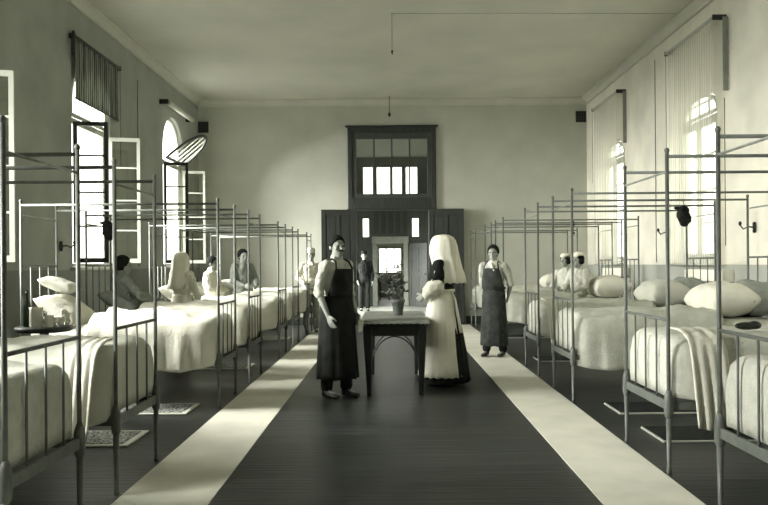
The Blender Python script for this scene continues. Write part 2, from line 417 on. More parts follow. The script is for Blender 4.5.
# ---- blinds
def blind(side, c, ztop, zbot, material, label, out=.16, hw=.80):
    s = 1 if side == 'left' else -1; x0 = XL if side == 'left' else XR; xb = x0 + s*out
    t = empty('window_blind', (x0, c, ztop)); tag(t, label, 'blind', 'striped roller blinds of the tall windows')
    MB().tube([(s*out, -hw-.04, 0), (s*out, hw+.04, 0)], .03, 12).build('roller', M_wood2 if side == 'left' else M_winwood, t, smooth='auto')
    br = MB()
    for q in (-hw-.05, hw+.05):
        MB().box((min(0, s*(out+.03)), q-.012, -.035), (max(0, s*(out+.03)), q+.012, .035)).build('bracket', M_black, t)
    if side == 'left': MB().lathe([(.01, -.30), (.028, -.27), (.03, .0), (.02, .05), (.0, .06)], (s*(out+.02), -hw-.09, 0), 12).build('cord_tassel', M_black, t, smooth=True)
    rip = 1 if side == 'left' else .35; n = 90; k = max(2, int((ztop-zbot)/.12)); vs = []; fs = []
    for j in range(k+1):
        for i in range(n+1):
            y = -hw + 2*hw*i/n
            vs.append((s*(out + rip*.012*math.sin(i*2.1) + rip*.006*math.sin(i*.9 + j*.2)), y, -(ztop-zbot)*j/k + (.01*math.sin(i*.7) if j == k else 0)))
    for j in range(k):
        for i in range(n): a = j*(n+1)+i; fs.append((a, a+1, a+n+2, a+n+1))
    MB().add(vs, fs).build('blind_cloth', material, t, smooth=True, solid=.003 if side == 'left' else 0)
    MB().tube([(s*out, -hw, zbot-ztop), (s*out, hw, zbot-ztop)], .012, 8).build('bottom_bar', M_wood2 if side == 'left' else M_winwood, t, smooth='auto')
    MB().tube([(s*(out+.02), hw+.03, 0), (s*(out+.02), hw+.03, -1.6)], .004, 6).build('pull_cord', M_black, t)
    return t
blind('left', 10.85, 4.64, 3.78, M_blind, 'striped blind half lowered over the left window nearest the camera', out=.05)
blind('right', 10.60, 4.74, 1.36, M_blindr, 'sheer blind fully lowered over the large right window')
blind('right', 14.76, 4.74, 1.36, M_blindr, 'sheer blind fully lowered over the far right window by the corner')
blind('right', 6.60, 4.74, 1.36, M_blindr, 'sheer blind lowered over the right window beyond the picture edge')
blind('right', 2.65, 4.74, 1.36, M_blindr, 'sheer blind lowered over the right window beside the photographer')
# rolled up blind over the far left window
t = empty('rolled_blind', (XL, 14.78, 4.60)); tag(t, 'pale blind rolled up above the open left window near the back corner', 'blind')
MB().tube([(.15, -.86, 0), (.15, .86, 0)], .055, 14).build('roll', M_linen2, t, smooth='auto')
MB().box((0, -.90, -.04), (.17, -.875, .05)).build('bracket', M_black, t); MB().box((0, .875, -.04), (.17, .90, .04)).build('bracket', M_black, t)
# dark strips put in for the shaded gap at the right blinds' edges
for c, lb in ((10.60-.93, 'dark upright blind cord box beside the large right window'), (14.76-.93, 'dark upright blind cord box beside the far right window')):
    o = MB().box((-.085, -.012, -1.0), (-.02, .012, 0)).build('cord_box', M_midgrey); o.location = (XR, c, 4.72); tag(o, lb, 'cord box')
    o2 = MB().tube([(-.07, 0, -1.1), (-.07, 0, -3.1)], .006, 6).build('pull_cord', M_black, o)
# white boards under the right windows
for c, lb in ((10.2, 'white shelf board under the large right window'), (14.4, 'white shelf board under the far right window')):
    o = MB().box((-.16, -.62, -.16), (-.001, .62, 0)).build('window_shelf', M_white, bevel=.008); o.location = (XR, c, 1.29); tag(o, lb, 'shelf')

# ---- doorway in the back wall, transom and leaves
struct_door = MB()
x0, x1 = -.98, 1.08; yf = YB - .06
struct_door.box((x0, yf, 2.70), (x0+.11, YB+.1, 4.60)).box((x1-.11, yf, 2.70), (x1, YB+.1, 4.60))
struct_door.box((x0+.11, yf, 4.47), (x1-.11, YB+.1, 4.60)).box((x0+.11, yf, 2.70), (x1-.11, YB+.1, 2.96))
struct_door.box((-.92+.003, YB-.02, 0), (-.80, YB+.25, 2.70)).box((.90, YB-.02, 0), (1.02-.003, YB+.25, 2.70))
struct_door.box((x0-.05, yf-.05, 4.60), (x1+.05, YB-.003, 4.64)).box((x0-.02, yf-.03, 2.66), (x1+.02, YB-.003, 2.70))
d1 = struct(struct_door.build('door_1', M_wood, bevel=.012))
tr = MB(); a, b = x0+.11, x1-.11
tr.box((a, YB-.03, 2.96), (a+.09, YB+.05, 4.47)).box((b-.09, YB-.03, 2.96), (b, YB+.05, 4.47)).box((a+.09, YB-.03, 4.33), (b-.09, YB+.05, 4.47)).box((a+.09, YB-.03, 2.96), (b-.09, YB+.05, 3.05))
for k in (1, 2, 3):
    xx = a+.09 + (b-a-.18)*k/4; tr.box((xx-.018, YB-.02, 3.05), (xx+.018, YB+.04, 4.33))
tr.build('transom_sash', M_wood2, d1, bevel=.006)
MB().box((a+.09, YB+.005, 3.05), (b-.09, YB+.009, 4.33)).build('pane', M_glass, d1)
def door_leaf(w, h, parent, mt, name='door_leaf'):
    mb = MB(); th = .045
    st = .10
    mb.box((0, 0, .01), (st, th, h)).box((w-st, 0, .01), (w, th, h))
    for z0, z1 in ((.01, .22), (1.0, 1.14), (h-.13, h)): mb.box((st, 0, z0), (w-st, th, z1))
    mb.box((w/2-.035, 0, .22), (w/2+.035, th, 1.0)); mb.box((w/2-.035, 0, 1.14), (w/2+.035, th, h-.13))
    for xa, xb in ((st, w/2-.035), (w/2+.035, w-st)):
        for za, zb in ((.22, 1.0), (1.14, h-.13)):
            mb.box((xa, .014, za), (xb, th-.014, zb)); mb.box((xa+.04, .007, za+.04), (xb-.04, th-.007, zb-.04))
    lf = mb.build(name, mt, parent, bevel=.004)
    hd = MB().tube([(w-.05, -.05, 1.07), (w-.05, 0, 1.07)], .012, 8).ellipsoid((w-.05, -.06, 1.07), (.028, .018, .028), 12, 8).build('door_handle', M_black, lf, smooth=True)
    return lf
lf = door_leaf(.80, 2.68, d1, M_wood); lf.location = (-.80, YB-.085, 0); lf.rotation_euler = (0, 0, R(180+9)); lf.scale.y = -1
lf = door_leaf(.80, 2.68, d1, M_wood); lf.location = (.91, YB-.085, 0); lf.rotation_euler = (0, 0, R(-7))

# ---- hall beyond the doorway
HX0, HX1, HY1 = -2.6, 2.7, 24.0
struct(MB().box((HX0-.3, YB, -.2), (HX1+.3, 31.2, -.001)).build('floor', mat('hall_tiles', .30, .35, .15, 3)))
struct(slab('wall_left', rect(YB+.3, 0, HY1, 5.0), [rect(18.6, .8, 22.4, 2.5)], .3, lambda u, v, d: (HX0-.15+d, u, v), M_backwall))  # opening out of view, added to let daylight into the hall
struct(slab('wall_right', rect(YB+.3, 0, HY1, 5.0), [], .3, lambda u, v, d: (HX1+.15+d, u, v), M_backwall))
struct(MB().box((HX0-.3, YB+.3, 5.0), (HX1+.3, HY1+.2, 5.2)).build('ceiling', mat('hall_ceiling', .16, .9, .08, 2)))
holes = [rect(-.44, .001, .44, 2.10), rect(-.92, 2.33, -.72, 2.95), rect(.74, 2.33, .96, 2.95)]
holes += [rect(a, 3.70, b, 4.68) for a, b in ((-.90, -.58), (-.44, 0.0), (.06, .40), (.54, .92))]
pt = struct(slab('door_2', rect(HX0, 0, HX1, 5.0), holes, .16, lambda u, v, d: (u, HY1+.08+d, v), M_wood2))
MB().box((-.62, HY1-.05, 2.10), (.62, HY1, 2.34)).box((-.60, HY1-.04, 0), (-.44, HY1, 2.10)).box((.44, HY1-.04, 0), (.60, HY1, 2.10)).build('door_frame', M_midgrey, pt, bevel=.01)
pm = MB()
for k in range(5): pm.box((-.55+k*.24, HY1-.02, 2.42), (-.40+k*.24, HY1, 3.2))
pm.box((-1.05, HY1-.05, 3.45), (1.08, HY1, 3.62)).build('wood_panelling', M_wood, pt, bevel=.006)
gm = MB(); gm.box((-.92, HY1+.06, 2.33), (-.72, HY1+.064, 2.95)); gm.box((.74, HY1+.06, 2.33), (.96, HY1+.064, 2.95)); gm.box((-.90, HY1+.06, 3.70), (.92, HY1+.064, 4.68))
gm.build('pane', M_glass, pt)
lf = door_leaf(.85, 2.1, pt, M_wood2); lf.location = (.62, HY1-.07, 0); lf.rotation_euler = (0, 0, R(-48))
struct(MB().box((-.72, HY1+.16, 0), (-.62, 31, 3.0)).build('wall_left', M_backwall))
struct(MB().box((.62, HY1+.16, 0), (.72, 31, 3.0)).build('wall_right', M_backwall))
struct(MB().box((-.72, HY1+.16, 3.0), (.72, 31.2, 3.15)).build('ceiling', M_ceiling))
fw = struct(slab('wall_back', rect(-.72, 0, .72, 3.0), [rect(-.52, 1.0, .48, 2.12)], .2, lambda u, v, d: (u, 31.1+d, v), M_backwall))
wn = MB()
for xx in (-.52, -.20, .14, .45): wn.box((xx, 31.02, 1.0), (xx+.035, 31.07, 2.12))
wn.box((-.52, 31.02, 1.55), (.48, 31.07, 1.58)).box((-.52, 31.02, 2.08), (.48, 31.07, 2.12)).box((-.52, 31.02, 1.0), (.48, 31.07, 1.05))
struct(wn.build('window_9', M_wood))

# ---- small fixtures on walls and ceiling
for x, z, lb in ((-4.35, 4.64, 'square iron vent high on the back wall at its left corner'), (4.48, 4.82, 'square iron vent high on the back wall at its right corner')):
    t = empty('wall_vent', (x, YB, z)); tag(t, lb, 'vent')
    MB().box((-.12, -.02, -.13), (.12, 0, .13)).build('backing', M_vent, t)
    g = MB()
    for k in range(5): g.box((-.12+k*.055, -.03, -.13), (-.10+k*.055, -.02, .13))
    for k in range(5): g.box((-.12, -.032, -.13+k*.06), (.12, -.03, -.115+k*.06))
    g.build('grille', M_windark, t)
t = empty('gas_pipe', (.05, 10.9, ZC)); tag(t, 'thin iron gas pipe dropping from the middle of the ceiling', 'pipe')
MB().tube([(0, 0, -.015), (0, 0, -.62)], .008, 8).build('drop_pipe', M_pipe, t, smooth='auto')
MB().tube([(0, 0, -.02), (4.4, .1, -.02)], .005, 8).build('ceiling_pipe', M_pipe, t, smooth='auto')
MB().lathe([(.006, -.58), (.016, -.585), (.018, -.60), (.012, -.62), (.008, -.64), (.003, -.65)]).build('burner', M_black, t, smooth=True)
t = MB().tube([(0, 0, 0), (0, 0, -.42)], .007, 8).lathe([(.006, -.38), (.03, -.40), (.03, -.45), (.008, -.48)]).build('ceiling_hook', M_black, smooth='auto')
t.location = (0, 16.3, ZC); tag(t, 'small hook hanging from the ceiling in front of the transom window', 'hook')
def bracket_lamp(x, s, y, z, lb):
    t = empty('wall_bracket', (x, y, z)); tag(t, lb, 'wall bracket')
    MB().lathe([(.005, -.07), (.02, -.06), (.02, .06), (.005, .07)], (s*.022, 0, 0), 10).build('back_plate', M_black, t, smooth=True)
    MB().tube([(s*.02, 0, 0), (s*.10, 0, .01), (s*.16, 0, -.02), (s*.20, 0, .03)], .009, 8).ellipsoid((s*.2, 0, .05), (.02, .02, .03)).build('bracket_arm', M_black, t, smooth=True)
bracket_lamp(XL, 1, 9.65, 1.68, 'small black wall bracket left of the nearest left window')
bracket_lamp(XR, -1, 11.75, 1.88, 'small black wall bracket left of the large right window')
bracket_lamp(XR, -1, 9.0, 1.83, 'small black wall bracket right of the large right window')
for x, y, z0, z1, lb in ((XL+.012, 12.65, 1.4, 4.7, 'thin wire running down the left wall between its two windows'), (XR-.012, 12.35, 1.4, 4.9, 'thin wire running down the right wall between its two windows')):
    o = MB().tube([(x, y, z0), (x, y, z1)], .006, 6).build('wall_wire', M_black); tag(o, lb, 'wire')

# ---- floor runners and rugs
for xa, xb, lb in ((-1.65, -1.08, 'long pale floor runner along the left row of beds'), (1.22, 1.80, 'long pale floor runner along the right row of beds')):
    o = MB().box((xa, -1.8, .0005), (xb, 16.35, .006)).build('floor_runner', M_runner); tag(o, lb, 'floor runner')
def rug(x0, y, wy, lb, s):
    bm_, pm_ = (M_linen2, M_rug) if s < 0 else (M_pipe, M_dtrous)
    t = empty('bedside_rug', (x0 + s*.5, y, .0005)); tag(t, lb, 'rug', 'bedside rugs on the ward floor')
    MB().box((-.5, -wy/2, 0), (.5, wy/2, .016)).build('rug_border', bm_, t, bevel=.005)
    MB().box((-.5+(.05 if s<0 else .015), -wy/2+(.045 if s<0 else .015), .0165), (.5-(.05 if s<0 else .015), wy/2-(.045 if s<0 else .015), .021)).build('rug_pile', pm_, t)
for s, sd in ((-1, 'left'), (1, 'right')):
    x0 = -1.93 if s < 0 else 2.1; kind_ = 'speckled' if s < 0 else 'dark pale-edged'
    rug(x0-(.12 if s < 0 else 0), 5.78, .5, kind_ + ' bedside rug nearest the camera on the %s side' % sd, s)
    rug(x0, 6.95 if s < 0 else 6.82, .5, kind_ + ' bedside rug second from the camera on the %s side' % sd, s)
    rug(x0, 9.85 if s < 0 else 10.35, .5, kind_ + ' bedside rug in the middle of the ward on the %s side' % sd, s)
    rug(x0, 13.6, .5, kind_ + ' bedside rug at the far end on the %s side' % sd, s)

# ------------------------------------------------------------------ beds
BW = .84
def make_bed(L, H, headz):
    t = empty('iron_bed', (0, 0, 0)); hw = BW/2
    for x in (0, L):
        for y in (-hw, hw):
            p = MB().tube([(x, y, .006), (x, y, .03), (x, y, .05), (x, y, .39)], [.014, .018, .013, .019], 12)
            p.tube([(x, y, .05), (x, y, H)], .0125, 12)
            p.ellipsoid((x, y, H+.008), (.017, .017, .02), 10, 6)
            o = p.build('bed_post', M_iron, t, smooth='auto')
            MB().lathe([(.015, .37), (.026, .39), (.030, .42), (.030, .50), (.024, .53), (.014, .56)], (x, y, 0), 14).build('post_socket', M_iron, o, smooth=True)
    for y in (-hw, hw):
        MB().box((.02, y-.012, .43), (L-.02, y+.012, .48)).build('side_rail', M_iron, t, bevel=.004)
        MB().tube([(0, y, H-.03), (L, y, H-.03)], .0115, 10).build('curtain_rail', M_iron, t, smooth='auto')
    for x in (0, L):
        MB().tube([(x, -hw, H-.13), (x, hw, H-.13)], .008, 8).build('cross_rail', M_ironl, t, smooth='auto')
        zt = 1.02 if x == 0 else headz
        MB().box((x-.010, -hw, .425), (x+.010, hw, .485)).build('end_rail', M_iron, t, bevel=.004)
        MB().tube([(x, -hw, zt), (x, hw, zt)], .011, 10).build('top_rail', M_iron, t, smooth='auto')
        for k in (1, 2, 3):
            y = -hw + BW*k/4
            MB().tube([(x, y, .46), (x, y, zt)], .007, 8).build('spindle', M_iron, t, smooth='auto')
    # low stretchers
    # mattress
    n = 20; rs = []
    def mt(x, y):
        ex = min(x-.03, L-.04-x); ey = hw-.02-abs(y)
    secs = []
    for (x, k, zt) in ((.035, .80, .72), (.05, .93, .78), (.09, 1, .815), (L*.3, 1, .83), (L*.6, 1, .83), (L-.12, 1, .82), (L-.06, .93, .79), (L-.04, .8, .72)):
        secs.append(((x, 0, (zt+.50)/2), (hw-.035)*k if k > .9 else (hw-.06), (zt-.50)/2, (0, 1, 0), (0, 0, 1)))
    MB().eloft(secs, n=36, pw=5).build('mattress', M_linen, t, smooth=True)
    return t

def coverlet(L, seed, hem_n, hem_f, xend, top=.90, amp=1.0):
    """cloth over the bed in bed space; near side is y<0 for right beds (rot 0)"""
    rnd = random.Random(seed); hw = BW/2
    X = [.030, .027, .026, .027, .032, .045, .07, .11, .16]; ZT = [.50, .58, .68, .77, .84, .878, .895, .9, .9]
    x = .16
    while x < xend - 1e-6: x = min(xend, x + .045); X.append(x); ZT.append(.9)
    vs = []; N = 56; fs = []
    nrm = []
    for i, (x, zt) in enumerate(zip(X, ZT)):
        face = i < 5
        wloc = hw - .035 if face else hw - .035 + min(1, (x-.03)/.1) * .055
        for j in range(N+1):
            t = j / N * 2 - 1                      # -1 near hem .. 1 far hem
            sd = -1 if t < 0 else 1
            a = abs(t)
            hem = hem_n if sd < 0 else hem_f
            hem = hem + .035*noise.noise(Vector((x*2.5, seed, sd*4))) + (0 if face else .04*max(0, 1 - (x-.1)/.25))
            if face: hem = min(.50, zt - .001)
            hem = min(hem, zt-.001)
            if a < .5:                              # on the top
                y = sd * wloc * (a/.5) * .93; z = zt
                z -= .05 * max(0, (a-.33)/.17)**2
                if face and i < 4: z = zt
            else:
                q = (a - .5) / .5
                z0 = zt - .05 if not (face and i < 4) else zt
                y = sd * (wloc * .93 + (wloc*.07) * min(1, q*5)); z = z0 + (hem - z0) * q
                if not face:
                    fold = math.sin(x*(24+seed % 7) + seed + .5*math.sin(x*7)) * .6 + math.sin(x*53 + seed*2 + q) * .4
                    y += sd * (.012 + .05*amp*q*(fold*.5+.5) * min(1, (x-.04)/.2) + .02*amp*q*noise.noise(Vector((x*8, z*4, seed))))
                    x_off = .01*math.sin(x*23+seed)
            nz = noise.noise(Vector((x*3.3+seed*3, y*3.3, seed))) * .045*amp + noise.noise(Vector((x*10, y*9, seed+5))) * .016*amp
            zz = z
            if a < .5 and not face: zz = z + (top-.9) * min(1, (x-.1)/.6 if x > .1 else 0) + nz*min(1, (x)/.3)
            vs.append((x + (.006*noise.noise(Vector((y*9, z*9, seed))) - .003 if face else 0), y, max(zz, hem if a >= .5 else 0)))
    for i in range(len(X)-1):
        for j in range(N): a = i*(N+1)+j; fs.append((a, a+1, a+N+2, a+N+1))
    return MB().add(vs, fs)

bedR = make_bed(2.18, 2.125, 1.45); bedL = make_bed(1.92, 2.035, 1.41)
LB = [3.47, 4.72, 7.33, 8.82, 11.05, 12.62, 14.72]
RB = [3.54, 5.11, 7.57, 9.22, 11.93, 13.30, 15.70]
ordw = ['nearest the camera', 'second from the camera', 'third from the camera', 'fourth from the camera', 'fifth from the camera', 'sixth from the camera', 'last, against the back wall']
beds = {}
for s, ys, proto, x0, L in (('left', LB, bedL, -1.68, 1.92), ('right', RB, bedR, 1.82, 2.18)):
    for i, y in enumerate(ys):
        b = proto if i == 0 else copy_tree(proto)
        b.location = (x0, y, 0); b.rotation_euler = (0, 0, PI if s == 'left' else 0)
        tag(b, 'iron four-post bed frame in the %s row, %s' % (s, ordw[i]), 'bed', 'iron four-post beds of the ward')
        if (s, i) == ('left', 0): b.scale.y = .88
        beds[(s, i)] = b
def on_bed(s, i, p):
    """bed space -> world"""
    x, y, z = p
    if s == 'left': return (-1.68 - x, LB[i] - y, z)
    return (1.82 + x, RB[i] + y, z)
#        (near hem, far hem, xend, top, amp, material)  near = camera side
CV = {('left', 0): (.50, .42, 1.35, .90, 1, M_cover), ('left', 1): (.42, .45, 1.35, .91, 1, M_linen2), ('left', 2): (.38, .42, 1.25, .93, 1.5, M_linen),
      ('left', 3): (.42, .42, 1.30, .93, 1.5, M_linen), ('left', 4): (.42, .42, 1.15, .94, 1.5, M_linen), ('left', 5): (.42, .40, 1.1, .92, 1.2, M_linen), ('left', 6): (.42, .42, 1.3, .92, 1, M_linen),
      ('right', 0): (.48, .45, 1.5, .90, 1, M_cover), ('right', 1): (.46, .45, 1.5, .91, .9, M_cover), ('right', 2): (.33, .42, 1.5, .91, .9, M_cover),
      ('right', 3): (.45, .42, 1.45, .91, .9, M_cover), ('right', 4): (.42, .42, 1.2, .92, 1.2, M_cover), ('right', 5): (.42, .42, 1.2, .93, 1.2, M_linen2), ('right', 6): (.42, .42, 1.4, .91, 1, M_linen2)}
cw = {M_cover: 'grey-white woven coverlet', M_linen: 'white linen sheet', M_linen2: 'cream cotton cover'}
for (s, i), (hn, hf, xe, top, amp, m) in CV.items():
    L = 1.92 if s == 'left' else 2.18
    if s == 'left': hn, hf = hf, hn                 # rotated by 180 degrees
    o = coverlet(L, 3 + i*7 + (50 if s == 'left' else 0), hn, hf, xe, top, amp).build('bed_coverlet', m, smooth=True, solid=.012)
    o.location = on_bed(s, i, (0, 0, 0)); o.rotation_euler = (0, 0, PI if s == 'left' else 0)
    if (s, i) == ('left', 0): o.scale.y = .86
    tag(o, '%s spread over the bed in the %s row %s' % (cw[m], s, ordw[i]), 'bed cover', 'covers draped over the ward beds')

def pillow_mesh(w, l, h, seed, plump=1):
    """w along y, l along x"""
    n = 26; vs = []; fs = []
    for sgn in (1, -1):
        for i in range(n+1):
            for j in range(n+1):
                u = i/n*2-1; v = j/n*2-1
                pinch = 1 - .02*(abs(u)**2*(1-abs(v)**2) + abs(v)**2*(1-abs(u)**2)) * .5 + .04*(abs(u*v))**3
                prof = ((1-abs(u)**3.0)*(1-abs(v)**3.6)) ** .48
                z = sgn * h/2 * prof * (1 + .15*noise.noise(Vector((u*2, v*2, seed)))) + .008*noise.noise(Vector((u*7, v*7, seed+3)))*prof
                vs.append((u*l/2*pinch, v*w/2*pinch, z))
    m = (n+1)**2
    for k in (0, 1):
        for i in range(n):
            for j in range(n): a = k*m + i*(n+1)+j; fs.append((a, a+1, a+n+2, a+n+1))
    mb = MB().add(vs, fs); me = mb.mesh('pillow')
    bm = bmesh.new(); bm.from_mesh(me); bmesh.ops.remove_doubles(bm, verts=bm.verts, dist=1e-4); bmesh.ops.recalc_face_normals(bm, faces=bm.faces); bm.to_mesh(me); bm.free()
    return me
def pillow(s, i, p, size, tilt, m, lb, seed, yaw=0):
    o = link('pillow', pillow_mesh(size[0], size[1], size[2], seed), m, None, True)
    o.location = on_bed(s, i, p)
    o.rotation_euler = (0, -tilt, yaw + (PI if s == 'left' else 0))
    tag(o, lb, 'pillow', 'pillows at the heads of the ward beds')
    return o
for i, nm in enumerate(ordw):
    if i != 2: pillow('left', i, (1.58, 0, .97), (.70, .46, .22), R(24), M_linen if i != 3 else M_shirtg, ('white' if i != 3 else 'grey') + ' pillow on the left row bed %s' % nm, i)
pillow('left', 2, (1.62, .02, .955), (.66, .46, .20), R(35), M_linen, 'big white pillow leaning against the head rails behind the bedside table', 31)
pillow('left', 2, (1.74, -.06, 1.215), (.50, .32, .12), R(22), M_linen2, 'small cream pillow resting on top of the big one behind the bedside table', 32, .2)
for i, nm in enumerate(ordw):
    pillow('right', i, (1.80 if i > 3 or i < 1 else 1.68, 0, 1.0), (.76, .58 if i > 3 or i < 1 else .48, .36), R(4), M_linen2 if i % 2 else M_linen, 'plump %s pillow on the right row bed %s' % ('cream' if i % 2 else 'white', nm), 40+i)
for i in (1, 2, 3):  # added grey shape puts the shaded half of each pillow into colour
    pillow('right', i, (2.0, .0, 1.01), (.74, .34, .37), R(4), M_midgrey, 'dark grey ticking bolster behind the pillow of the right row bed %s' % ordw[i], 60+i)

# folded white sheets hanging beside bed feet
def hanging_sheet(s, i, xa, xb, near, z1, lb, m=M_linen):
    """strip of sheet thrown over the side of the bed"""
    n = 20; k = 26; vs = []; fs = []; sg = near
    path = [(sg*.18, .945), (sg*.30, .945), (sg*.38, .93), (sg*.44, .90), (sg*.475, .85), (sg*.49, .78)]
    zz = .78
    while zz > z1: zz -= .05; path.append((sg*(.495+.01*(.78-zz)), zz))
    for a, (y, z) in enumerate(path):
        f = a/len(path)
        for j in range(n+1):
            x = xa + (xb-xa)*j/n + .10*f*(1-j/n)*0 + .06*f
            vs.append((x, y + sg*.018*math.sin(j*1.1+1)*f, z + (.006*math.sin(j*.9) if f < .3 else 0) - (.05*j/n if a == len(path)-1 else 0)))
    for a in range(len(path)-1):
        for j in range(n): q = a*(n+1)+j; fs.append((q, q+1, q+n+2, q+n+1))
    o = MB().add(vs, fs).build('hanging_sheet', m, smooth=True, solid=.012)
    o.location = on_bed(s, i, (0, 0, 0)); o.rotation_euler = (0, 0, PI if s == 'left' else 0)
    tag(o, lb, 'sheet', 'sheets thrown over bed sides')
hanging_sheet('right', 1, .10, .34, -1, .33, 'bright white sheet end hanging over the side of the second right bed')
hanging_sheet('right', 3, .08, .22, -1, .42, 'white sheet end hanging over the side of the fourth right bed')
hanging_sheet('left', 1, .06, .22, 1, .40, 'white sheet end hanging over the near side of the second left bed')

# ------------------------------------------------------------------ people
def skin_mat_for(v): return mat('skin_%02d' % int(v*100), v, 0.55, 0.08, 12, 0.05, 120, spec=0.35)
def hand(mb, wrist, d, nrm, thumb_side, curl=.35, sc_=1.0):
    """palm along d, palm normal nrm (palm faces +nrm), thumb on thumb_side direction"""
    d = Vector(d).normalized(); nrm = Vector(nrm); nrm = (nrm - d*nrm.dot(d)).normalized(); t = Vector(thumb_side); t = (t - d*t.dot(d) - nrm*t.dot(nrm)).normalized()
    w = Vector(wrist)
    mb.eloft([(w - d*.01, .026*sc_, .019*sc_, t, nrm), (w + d*.02*sc_, .030*sc_, .018*sc_, t, nrm), (w + d*.055*sc_, .040*sc_, .017*sc_, t, nrm), (w + d*.09*sc_, .041*sc_, .014*sc_, t, nrm), (w + d*.10*sc_, .034*sc_, .010*sc_, t, nrm)], n=16)
    for k, (off, ln) in enumerate(((.030, .070), (.010, .079), (-.011, .073), (-.031, .058))):
        p = w + d*.085*sc_ + t*off*sc_; dd = d.copy(); pts = [p]; ang = 0
        for q, fr in enumerate((.45, .32, .23)):
            ang += curl * (1.0 + .15*k)
            dd = (d*math.cos(ang) + nrm*math.sin(ang)).normalized() + t*(.06 - .04*k)
            p = p + dd.normalized()*ln*sc_*fr; pts.append(p)
        mb.limb(pts, [.0095*sc_, .009*sc_, .0085*sc_, .0075*sc_], 8)
    p = w + d*.025*sc_ + t*.026*sc_
    mb.limb([p, p + (d*.6 + t*.75)*.035*sc_, p + (d*1.3 + t*1.0 + nrm*.3)*.038*sc_, p + (d*2.0 + t*1.0 + nrm*.6)*.036*sc_], [.013*sc_, .012*sc_, .010*sc_, .008*sc_], 8)

